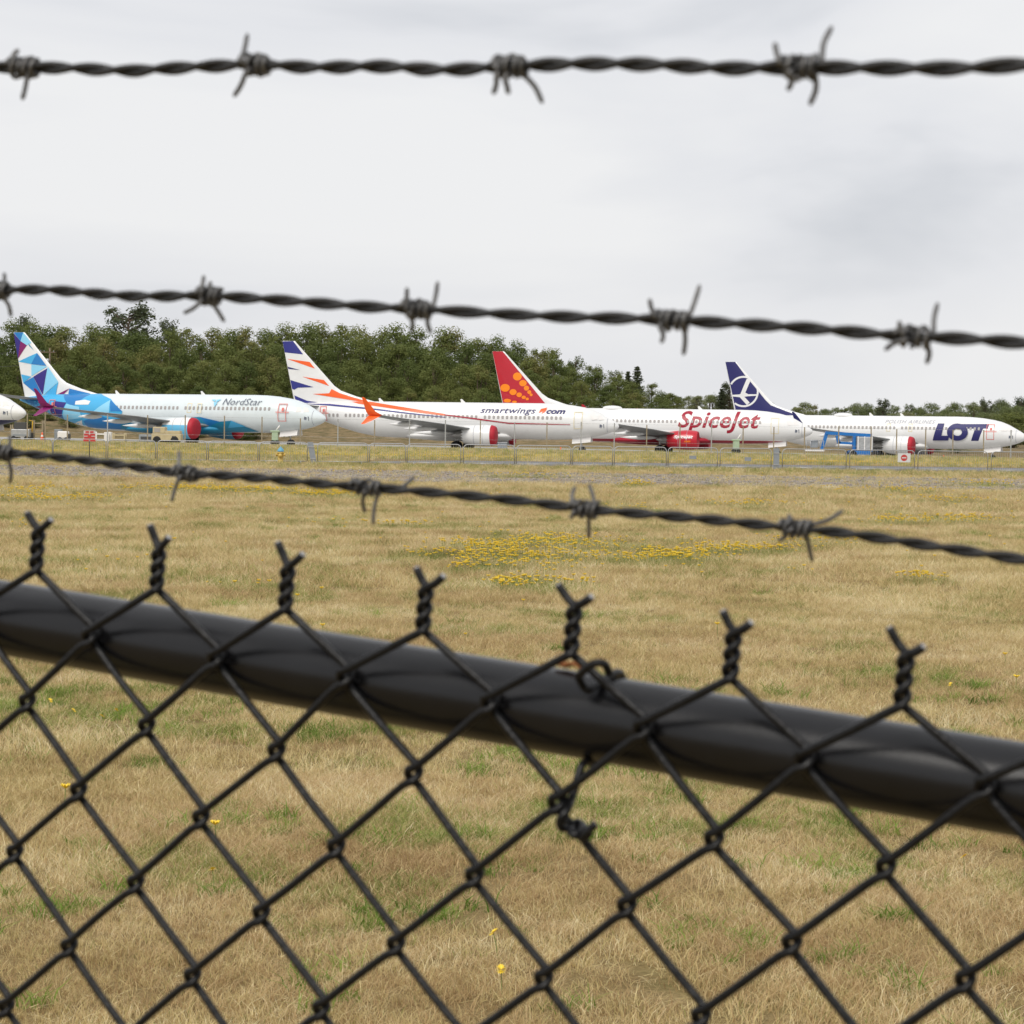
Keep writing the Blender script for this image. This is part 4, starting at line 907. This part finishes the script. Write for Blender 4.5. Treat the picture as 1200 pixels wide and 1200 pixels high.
# ------------------------------------------------------------------ ground equipment
def eq(name, label, cat, px, y, rz=0, group=None): return thing(name, label, cat, gpt(px, y), rz, group)
def wheels(o, xs_, ys_, r, mat=M_tyre):
    for x in xs_:
        for y in ys_: 
            wv = MB().lathe([(-.11, .01), (-.11, r * .6), (-.12, r * .9), (-.07, r), (.07, r), (.12, r * .9), (.11, r * .6), (.11, .01)], (x, y, r), 'y', 18).build('wheel', mat, o, True)
# tan tow tractor
o = eq('tow_tractor', 'tan airport tow tractor parked by the red capped engine', 'tractor', 196, 213, .02)
MB().box(-1.35, 1.4, -.85, .85, .35, 1.0, .05).build('body', M_tan, o); MB().box(-1.25, -.1, -.8, .8, 1.0, 1.62, .06).build('cab', M_tan, o); MB().box(-.1, 1.3, -.78, .78, 1.0, 1.28, .05).build('hood', M_tan, o)
MB().box(-1.1, -.55, -.82, -.795, 1.12, 1.5).build('window', M_glass, o); MB().box(.55, .95, -.87, -.852, .62, .78).build('step', M_dark, o); MB().box(-1.45, 1.5, -.7, .7, .3, .42, .02).build('bumper', M_dark, o)
wheels(o, (-.85, .8), (-.78, .78), .38)
# boom lift
LY = 246.0; o = eq('boom_lift', 'blue articulated boom lift folded in front of the rightmost jet', 'lift', 985, LY); s = F / LY
def lx(px): return (px - 985) / s
zb = float(gz(gpt(985, LY)[0], LY)); hz_ = 496 + .014 * 985
def lz(py): return 2.0 + (hz_ - py) / s - zb
MB().box(lx(995), lx(1028), -1.0, 1.0, .42, .95, .06).build('chassis', M_lift, o); wheels(o, (lx(998), lx(1024)), (-1.0, 1.0), .5)
MB().box(lx(1003), lx(1022), -.9, .9, .95, lz(511.5), .08).build('engine_cover', M_tan if False else M_galvlt, o)
for px in (1004.5, 1012, 1020.5): MB().box(lx(px) - .05, lx(px) + .05, -.96, -.9, .98, lz(511)).build('cover_rib', M_offw, o)
MB().box(lx(999.5), lx(1002.5), -.5, .5, .9, lz(511), .04).build('turret', M_lift, o)
mb = MB(); v = []
def beam(x0, y0, x1, y1, th, wd=.28):
    a, b = np.array([lx(x0), lz(y0)]), np.array([lx(x1), lz(y1)]); d = (b - a) / np.linalg.norm(b - a); n = np.array([-d[1], d[0]]) * th / 2
    pts = [a + n, b + n, b - n, a - n]; v = [(p[0], -wd, p[1]) for p in pts] + [(p[0], wd, p[1]) for p in pts]
    return MB().ext(v, [(0, 1, 2, 3), (7, 6, 5, 4), (0, 4, 5, 1), (1, 5, 6, 2), (2, 6, 7, 3), (3, 7, 4, 0)])
beam(967.5, 507.5, 1021.5, 509.8, .34).build('upper_boom', M_lift, o); beam(969, 507.2, 963.5, 527, .34, .2).build('jib', M_lift, o); beam(981, 510.5, 983.5, 519.5, .34, .24).build('link_arm', M_lift, o); beam(983, 518.8, 1001, 519.5, .26, .24).build('lower_boom', M_lift, o)
MB().box(lx(944), lx(966), -.45, .45, lz(529.2), lz(527.4), .02).build('platform', M_offw, o)
MB().box(lx(950.5), lx(958.5), -.3, .3, lz(525), lz(516), .03).build('control_box', M_grey, o)
for px in (945, 949.5, 960, 965): MB().tube([(lx(px), -.43, lz(527.5)), (lx(px), -.43, lz(516.5))], .03, 6).build('guard_post', M_galvlt, o, True)
MB().tube([(lx(945), -.43, lz(516.5)), (lx(965), -.43, lz(516.5))], .03, 6).build('guard_rail', M_galvlt, o, True)
# pale green hose carts
for px, lab in ((322.5, 'pale green cart with a white pole under the blue bellied jet nose'), (863, 'pale green cart with a white pole under the red lettering')):
    o = eq('hose_cart', lab, 'cart', px, 208); MB().box(-.28, .28, -.3, .3, .35, 1.15, .05).build('body', M_mint, o); MB().box(-.42, .42, -.34, .34, 1.15, 1.3, .03).build('lid', M_mint, o); MB().tube([(.1, 0, 1.3), (.42, 0, 1.75)], .06, 8).build('pole', M_offw, o, True); wheels(o, (-.2, .2), (-.3, .3), .2)
# stores left of the tan tractor
o = eq('generator_cart', 'grey wheeled generator box under the leftmost jet nose', 'generator', 25, 212); MB().box(-.85, .85, -.5, .5, .35, 1.1, .05).build('body', M_galvlt, o); MB().box(-.6, .5, -.45, .45, 1.1, 1.75, .04).build('motor', M_dark, o); wheels(o, (-.6, .6), (-.5, .5), .24); MB().box(-.7, .7, -.52, -.503, .5, .62).build('vent', M_grey, o)
o = eq('pallet_truck', 'yellow hand truck standing between the generator and the wooden rack', 'hand truck', 37, 212.5); MB().tube([(0, 0, .2), (.1, .0, 1.9), (-.25, 0, 1.95)], .05, 6).build('handle', M_yel, o, True); MB().box(-.3, .3, -.2, .2, .1, .22, .02).build('forks', M_yel, o); MB().box(-.12, .16, -.12, .12, .2, .8, .03).build('lift_unit', M_dark, o); wheels(o, (.0,), (-.15, .15), .12)
def rack(px, y, w_, h_, mat, lab, nm='rack', shelves=3):
    o = eq(nm, lab, 'rack', px, y)
    for x in (-w_ / 2, w_ / 2):
        for yy_ in (-.4, .4): MB().box(x - .06, x + .06, yy_ - .06, yy_ + .06, 0, h_).build('upright', mat, o)
    for k in range(shelves):
        z = h_ * (k + .6) / shelves; MB().box(-w_ / 2 + .06, w_ / 2 - .06, -.42, .42, z - .06, z + .06).build('shelf', mat, o)
    return o
rack(45, 213, .95, 2.0, M_wood, 'tan wooden rack beside an orange cone under the blue tail', 'wooden_rack'); rack(18, 216, .7, 1.7, M_wood, 'narrow tan rack behind the grey generator box', 'wooden_rack', 2)
for px, y, lab in ((49.5, 209, 'orange traffic cone at the foot of the wooden rack'), (1106.5, 232, 'orange traffic cone below the navy lettering'), (657.5, 236, 'orange traffic cone under the nose of the orange striped jet')):
    o = eq('traffic_cone', lab, 'cone', px, y); MB().box(-.24, .24, -.24, .24, 0, .05, .01).build('base', M_dark, o); MB().lathe([(.05, .17), (.35, .11), (.75, .045), (.78, .01)], (0, 0, 0), 'z', 16).build('cone', M_cone, o, True); MB().lathe([(.34, .117), (.5, .088)], (0, 0, 0), 'z', 16).build('stripe', M_offw, o, True)
def cabinet(px, y, w_, h_, mat, lab, nm='cabinet'):
    o = eq(nm, lab, 'cabinet', px, y); MB().box(-w_ / 2, w_ / 2, -.35, .35, .12, h_, .04).build('body', mat, o); MB().box(-w_ / 2 + .06, -.02, -.37, -.352, .25, h_ - .12).box(.02, w_ / 2 - .06, -.37, -.352, .25, h_ - .12).build('door', mat, o); MB().box(-.04, .0, -.4, -.372, h_ * .5, h_ * .6).build('handle', M_dark, o)
    for x in (-w_ / 2 + .1, w_ / 2 - .1): MB().box(x - .05, x + .05, -.3, .3, 0, .12).build('foot', M_dark, o)
cabinet(68.5, 214, .65, 1.25, M_grey, 'upright grey cabinet left of the white generator'); cabinet(127, 216, .7, 1.15, M_offw, 'white cabinet right of the striped board'); cabinet(858, 0, .1, .1, M_grey, 'x') if False else None
o = eq('white_generator', 'white rounded generator with dark end between grey cabinet and striped board', 'generator', 75, 211); MB().box(-.55, .45, -.4, .4, .25, .95, .12).build('body', M_offw, o); MB().box(.2, .58, -.3, .3, .2, .7, .04).build('engine', M_dark, o); wheels(o, (-.3, .3), (-.4, .4), .2)
rack(120, 214, 1.3, 1.1, M_offw, 'low white rack just right of the striped board', 'white_rack', 2); rack(140, 213.5, 1.1, 1.0, M_tan, 'low cream rack between the white cabinet and the tan tractor', 'cream_rack', 2)
o = eq('air_start_unit', 'grey wheeled unit parked behind the tan tractor', 'cart', 172, 222); MB().box(-.7, .7, -.5, .5, .4, 1.2, .08).build('body', M_grey, o); wheels(o, (-.45, .45), (-.5, .5), .25); MB().box(-.5, .5, -.52, -.503, .7, 1.0).build('grille', M_dark, o)
o = eq('wheel_chock_stand', 'grey box stand on the apron behind the red capped white engine', 'stand', 589, 247); MB().box(-.5, .5, -.4, .4, .1, 1.0, .05).build('body', M_grey, o); MB().box(-.55, .55, -.45, .45, 1.0, 1.08, .02).build('top', M_galvlt, o); wheels(o, (-.35, .35), (-.4, .4), .14)

# ------------------------------------------------------------------ grass, flowers, stones
def lattice(n, seed): return np.random.default_rng(seed).random((n, n))
LT = [lattice(128, 100 + i) for i in range(6)]
def vnoise(x, y, sc_, i):
    x = x / sc_ + 37.3; y = y / sc_ + 11.7; xi = np.floor(x).astype(int); yi = np.floor(y).astype(int); fx = x - xi; fy = y - yi; fx = fx * fx * (3 - 2 * fx); fy = fy * fy * (3 - 2 * fy); Lq = LT[i]
    g = lambda a, b: Lq[a % 128, b % 128]
    return (g(xi, yi) * (1 - fx) + g(xi + 1, yi) * fx) * (1 - fy) + (g(xi, yi + 1) * (1 - fx) + g(xi + 1, yi + 1) * fx) * fy
HID = bpy.data.collections.new('scatter_sources')
def tuft(name, mat, nb, h, spread, wid, seed, lean=.5, seg=2, alt=None, share=0.0):
    r = np.random.default_rng(seed); V = []; Fc = []; MI = []
    for i in range(nb):
        a = r.uniform(0, 6.283); q = spread * math.sqrt(r.uniform()); bx, by = q * math.cos(a), q * math.sin(a); hh = h * r.uniform(.45, 1.15); ln = hh * lean * r.uniform(.2, 1.6); la = r.uniform(0, 6.283); wa = r.uniform(0, 3.14)
        k = len(V); wv = wid * r.uniform(.6, 1.2)
        for s in range(seg + 1):
            t = s / seg; cx, cy, cz_ = bx + ln * t * t * math.cos(la), by + ln * t * t * math.sin(la), hh * (t - .18 * t * t * lean); ww = wv * (1 - .85 * t) / 2
            V += [(cx - ww * math.cos(wa), cy - ww * math.sin(wa), cz_), (cx + ww * math.cos(wa), cy + ww * math.sin(wa), cz_)]
        Fc += [(k + 2 * s, k + 2 * s + 1, k + 2 * s + 3, k + 2 * s + 2) for s in range(seg)]; MI += [int(r.random() < share)] * seg
    me = mesh(name, V, Fc, mat)
    if alt:
        me.materials.append(alt); me.polygons.foreach_set('material_index', MI)
    o = bpy.data.objects.new(name, me); HID.objects.link(o); return o
def flower_src(name, seed, hd=.02, h=.11):
    r = np.random.default_rng(seed); V = []; Fc = []; n = 9
    c = len(V); V.append((0, 0, h + .004))
    for k in range(n): a = 6.283 * k / n; V.append((hd * math.cos(a), hd * math.sin(a), h + .006 + .004 * r.uniform())); V.append((hd * .8 * math.cos(a + .35), hd * .8 * math.sin(a + .35), h))
    Fc = [(c, c + 1 + i, c + 1 + (i + 1) % (2 * n)) for i in range(2 * n)]
    k = len(V); V += [(0, 0, h - .01)]; Fc += [(k, c + 1 + (i + 1) % (2 * n), c + 1 + i) for i in range(2 * n)]
    me = mesh(name, V, Fc, M_petal); me.materials.append(M_stem); nf = len(me.polygons)
    mb = MB().ext(V, Fc).tube([(0, 0, 0), (.004, 0, h * .5), (0, 0, h - .005)], .0018, 4)
    me2 = mesh(name, mb.v, mb.f, M_petal); me2.materials.append(M_stem)
    for i, p_ in enumerate(me2.polygons): p_.material_index = 0 if i < nf else 1
    return me2
def scatter(name, label, pts, scl, rot, idx, sources):
    me = bpy.data.meshes.new(name); me.from_pydata(pts.tolist(), [], [])
    for nm, arr, ty in (('sc', scl, 'FLOAT'), ('rz', rot, 'FLOAT'), ('ix', idx, 'INT')):
        at = me.attributes.new(nm, ty, 'POINT'); at.data.foreach_set('value', arr.astype(np.int32 if ty == 'INT' else np.float32))
    o = add(name, me); tag(o, label, kind='stuff')
    ng = bpy.data.node_groups.new(name, 'GeometryNodeTree'); ng.interface.new_socket('Geometry', in_out='INPUT', socket_type='NodeSocketGeometry'); ng.interface.new_socket('Geometry', in_out='OUTPUT', socket_type='NodeSocketGeometry')
    gi = ng.nodes.new('NodeGroupInput'); go = ng.nodes.new('NodeGroupOutput'); l = ng.links.new
    iop = ng.nodes.new('GeometryNodeInstanceOnPoints'); gti = ng.nodes.new('GeometryNodeGeometryToInstance')
    for so_ in reversed(sources):
        oi = ng.nodes.new('GeometryNodeObjectInfo'); oi.inputs['Object'].default_value = so_; oi.inputs['As Instance'].default_value = True; l(oi.outputs['Geometry'], gti.inputs[0])
    iop.inputs['Pick Instance'].default_value = True
    def attr(nm, ty):
        n = ng.nodes.new('GeometryNodeInputNamedAttribute'); n.data_type = ty; n.inputs['Name'].default_value = nm; return n.outputs['Attribute']
    cx = ng.nodes.new('ShaderNodeCombineXYZ'); l(attr('rz', 'FLOAT'), cx.inputs['Z']); e2r = ng.nodes.new('FunctionNodeEulerToRotation'); l(cx.outputs[0], e2r.inputs[0])
    c3 = ng.nodes.new('ShaderNodeCombineXYZ'); sa = attr('sc', 'FLOAT')
    for i in range(3): l(sa, c3.inputs[i])
    l(gi.outputs[0], iop.inputs['Points']); l(gti.outputs[0], iop.inputs['Instance']); l(attr('ix', 'INT'), iop.inputs['Instance Index']); l(e2r.outputs[0], iop.inputs['Rotation']); l(c3.outputs[0], iop.inputs['Scale']); l(iop.outputs[0], go.inputs[0])
    md = o.modifiers.new('scatter', 'NODES'); md.node_group = ng; return o
def wedge(n, y0, y1, seed, marg=1.5, pw=1.0):
    r = np.random.default_rng(seed); u = r.random(n); y = np.sqrt(y0 ** 2 + (y1 ** 2 - y0 ** 2) * u ** pw); hw = y * .235 + marg; x = r.uniform(-1, 1, n) * hw; return x, y
srcS = [tuft('straw_tuft_%d' % i, M_straw, 22, .066, .085, .0048, 300 + i, lean=.8, alt=M_green if i % 2 else M_brown, share=.14) for i in range(4)]
srcB = [tuft('brown_tuft_%d' % i, M_brown, 20, .06, .08, .0048, 320 + i, lean=.95, alt=M_straw, share=.25) for i in range(2)]
srcG = [tuft('green_tuft_%d' % i, M_green, 20, .075, .065, .005, 340 + i, lean=.9, alt=M_straw, share=.25) for i in range(2)]
srcs = srcS + srcB + srcG
FLP = []                                                       # patches of yellow flowers: pixel centre, half sizes, count
for px, py, a, b, n in ((620, 654, 120, 22, 700), (780, 664, 70, 12, 330), (560, 650, 80, 14, 240), (660, 640, 90, 10, 160), (540, 668, 40, 8, 60), (800, 655, 60, 16, 120), (600, 692, 32, 6, 90), (672, 691, 40, 4, 30), (880, 650, 70, 6, 160), (850, 655, 60, 5, 90), (1080, 682, 34, 6, 60), (935, 672, 40, 5, 30), (60, 588, 80, 5, 420), (40, 578, 60, 4, 200), (290, 578, 130, 4, 560), (370, 583, 90, 4, 420), (480, 620, 80, 4, 150), (410, 617, 60, 4, 110), (1120, 614, 70, 5, 160), (860, 594, 60, 4, 140), (745, 571, 22, 3, 160), (1040, 578, 90, 4, 200), (1110, 590, 60, 4, 130), (700, 600, 80, 4, 90), (950, 640, 70, 7, 90), (1050, 615, 40, 4, 90), (1150, 570, 60, 3, 160), (130, 665, 60, 5, 14), (280, 690, 60, 6, 10), (610, 560, 70, 2, 90), (200, 577, 90, 3, 220), (30, 620, 40, 4, 20), (380, 695, 30, 4, 16)):
    FLP.append((px, py, a, b, n))
fx, fy = [], []; r = np.random.default_rng(55); gx_, gy_ = [], []
for px, py, a, b, n in FLP:
    for k in range(int(n * 1.0)):
        while True:
            u, q = r.normal(0, .5), r.normal(0, .5)
            if u * u + q * q < 1.6: break
        p = G(px + a * u, py + b * q + .012 * a * u)
        if vnoise(p[0:1], p[1:2], .9, 5)[0] > .42 + .25 * r.random(): continue
        fx.append(p[0]); fy.append(p[1])
        for _ in range(2): gx_.append(p[0] + r.normal() * .18); gy_.append(p[1] + r.normal() * .3)
# lone flowers across the field
x, y = wedge(260, 9, 105, 77, 1); fx += x.tolist(); fy += y.tolist()
fx, fy = np.array(fx), np.array(fy); n = len(fx); r = np.random.default_rng(59)
FS = []
for i in range(3):
    o = bpy.data.objects.new('yellow_flower_source', flower_src('yellow_flower', 500 + i, .019)); HID.objects.link(o); FS.append(o)
scatter('yellow_flowers', 'patches of small yellow wildflowers in the dry grass', np.stack([fx, fy, gz(fx, fy)], 1), r.uniform(.85, 1.5, n) * (1 + np.clip((fy - 30) / 120, 0, .6)), r.uniform(0, 6.28, n), r.integers(0, 3, n), FS)
FB = []
for i in range(2):
    o = bpy.data.objects.new('low_flower_source', flower_src('low_yellow_flower', 540 + i, .06, .16)); HID.objects.link(o); FB.append(o)
r = np.random.default_rng(58); bx = r.uniform(-62, 62, 9000); by = r.normal(158, 3.2, 9000) + 3 * (vnoise(bx, by * 0, 14, 3) - .5); kp = .55 * vnoise(bx, by, 6, 1) + .45 * vnoise(bx * .5, by, 1.4, 2) > .49 - .0024 * bx; bx, by = bx[kp], by[kp]
scatter('far_yellow_flowers', 'patchy band of yellow wildflowers beyond the service road', np.stack([bx, by, gz(bx, by)], 1), r.uniform(.7, 1.4, len(bx)), r.uniform(0, 6.28, len(bx)), r.integers(0, 2, len(bx)), FB)
PX, PY, PS_, PI_ = [], [], [], []
for (n, y0, y1, s0, s1, sd_) in ((25000, 6.3, 13, .35, 1.15, 1), (34000, 12, 28, .6, 1.45, 2), (42000, 26, 60, 1.3, 2.2, 3), (34000, 56, 112, 2.0, 3.2, 4), (16000, 108, 190, 2.6, 4.2, 6)):
    x, y = wedge(n, y0, y1, sd_, 1.2); r = np.random.default_rng(sd_ + 40); k = .6 * vnoise(x, y, 1.1, 0) + .4 * vnoise(x, y, .35, 1); br = .65 * vnoise(x, y, 2.6, 2) + .35 * vnoise(x, y, .6, 3); big = vnoise(x, y, 9, 4)
    rd = r.random(n); ix = r.integers(0, 4, n); ix = np.where(br + .7 * (rd - .5) > np.where(y < 16, .57, .62), 4 + r.integers(0, 2, n), ix); ix = np.where(k + .55 * (r.random(n) - .5) + .14 * (big - .5) > np.where((y > 14) & (y < 75), .80, .85), 6 + r.integers(0, 2, n), ix)
    if y0 > 100: ix = np.where(r.random(n) < .4, 6 + r.integers(0, 2, n), ix)
    thin = (vnoise(x, y, .5, 5) > .16) | (r.random(n) < .3); s = r.uniform(s0, s1, n) * (.75 + .5 * vnoise(x, y, 1.7, 3))
    gm = ~((y > 84.5) & (y < 107.5)) | (r.random(n) < .16); rm = ~((x > -9) & (y > 128) & (y < 148 + .03 * x))
    kp = thin & gm & rm; PX.append(x[kp]); PY.append(y[kp]); PS_.append(s[kp]); PI_.append(ix[kp])
gx_, gy_ = np.array(gx_), np.array(gy_); PX.append(gx_); PY.append(gy_); PS_.append(np.random.default_rng(3).uniform(.8, 1.2, len(gx_)) * (1 + gy_ / 90)); PI_.append(np.random.default_rng(4).integers(6, 8, len(gx_)))
PX, PY, PS_, PI_ = map(np.concatenate, (PX, PY, PS_, PI_))
# weeds: small vivid green clumps
M_weed = blade_material('weed_leaf', [(0.15, (0.10, 0.17, 0.025)), (0.5, (0.20, 0.30, 0.05)), (0.85, (0.36, 0.44, 0.11))])
srcW = [tuft('weed_tuft_%d' % i, M_weed, 26, .085, .07, .008, 380 + i, lean=1.2) for i in range(2)]
wx, wy = wedge(90, 6.6, 60, 401, 1.0); w2 = wedge(150, 6.6, 19, 403, .4); wx, wy = np.concatenate([wx, w2[0]]), np.concatenate([wy, w2[1]]); r = np.random.default_rng(402); ax, ay, asz = [], [], []
for a, b in zip(wx, wy):
    kk = r.integers(1, 9); sp = r.uniform(.05, .22)
    ax += list(a + r.normal(size=kk) * sp); ay += list(b + r.normal(size=kk) * sp); asz += list(r.uniform(.5, 1.15, kk))
ax, ay = np.array(ax), np.array(ay)
scatter('green_weeds', 'small vivid green weeds dotted through the dry grass', np.stack([ax, ay, gz(ax, ay)], 1), np.array(asz) * (1 + ay / 70), r.uniform(0, 6.28, len(ax)), r.integers(0, 2, len(ax)), srcW)
srcL = [tuft('fallen_stalk_%d' % i, M_straw, 4, .03, .1, .004, 430 + i, lean=5.0) for i in range(3)]
x, y = wedge(9000, 6.3, 24, 431, .8); r = np.random.default_rng(432)
scatter('fallen_straw', 'pale fallen straw stalks lying in the near grass', np.stack([x, y, gz(x, y) + .02], 1), r.uniform(.6, 1.4, len(x)), r.uniform(0, 6.28, len(x)), r.integers(0, 3, len(x)), srcL)
scatter('dry_grass', 'short dry tan grass with brown and green tufts', np.stack([PX, PY, gz(PX, PY) - .004], 1), PS_, np.random.default_rng(8).uniform(0, 6.28, len(PX)), PI_, srcs)
# gravel stones
ST_ = []
for i in range(3):
    bm = bmesh.new(); bmesh.ops.create_icosphere(bm, subdivisions=1, radius=.05); rq = np.random.default_rng(600 + i)
    for q in bm.verts: q.co = q.co * float(rq.uniform(.65, 1.25)); q.co.z *= .6
    me = bpy.data.meshes.new('stone'); bm.to_mesh(me); bm.free(); me.materials.append(M_stone); o = bpy.data.objects.new('stone_source', me); HID.objects.link(o); ST_.append(o)
x, y = wedge(9000, 85, 107, 91, 1); r = np.random.default_rng(92); kp = vnoise(x, y, 1.5, 2) > .3; x, y = x[kp], y[kp]
scatter('gravel_stones', 'loose grey stones on the gravel strip', np.stack([x, y, gz(x, y) + .03], 1), r.uniform(.4, 1.7, len(x)) ** 1.5, r.uniform(0, 6.28, len(x)), r.integers(0, 3, len(x)), ST_)
# nearest single flowers and green weeds
for k, (px, py, lab) in enumerate(((588, 1168, 'open yellow flower at the bottom of the picture, in a chain-link diamond'), (57, 838, 'yellow flower seen under the rail near the left edge'), (87, 850, 'yellow flower right of the one nearest the left edge'), (117, 857, 'yellow flower third along under the left end of the rail'), (138, 850, 'yellow flower at the right of the group under the left rail end'), (251, 1047, 'single yellow flower low down left of the middle'), (1130, 1030, 'yellow flower below the rail near the right edge'), (583, 1124, 'small yellow flower in a green tuft just above the bottom one'), (1115, 817, 'single yellow flower just above the rail at the right'), (99, 797, 'yellow flower just below the left end of the rail'))):
    p = G(px, py); o = thing('yellow_flower', lab, 'flower', (p[0], p[1], 0), k * .7, 'single yellow flowers near the fence'); h = .10; tx, ty_ = random.uniform(-.012, .012), random.uniform(-.02, 0)
    MB().tube(catmull([(0, 0, 0), (tx * .3, ty_ * .3, h * .5), (tx, ty_, h)], 3), .0016, 5).build('stem', M_stem, o, True)
    mb = MB(); rq = random.Random(k); nP = 15
    for ring, (rad, zz) in enumerate(((.021, .002), (.014, .005))):
        for i in range(nP - 4 * ring):
            a = 6.283 * i / (nP - 4 * ring) + ring * .2; q = rad * rq.uniform(.85, 1.1); c_, s_ = math.cos(a), math.sin(a); wv = .0034
            mb.ext([(tx, ty_, h), (tx + q * .6 * c_ - wv * s_, ty_ + q * .6 * s_ + wv * c_, h + zz + .42 * q * s_), (tx + q * c_, ty_ + q * s_, h + zz * 1.6 + .7 * q * s_), (tx + q * .6 * c_ + wv * s_, ty_ + q * .6 * s_ - wv * c_, h + zz + .42 * q * s_)], [(0, 3, 2, 1)])
    mb.build('petals', M_petal, o)
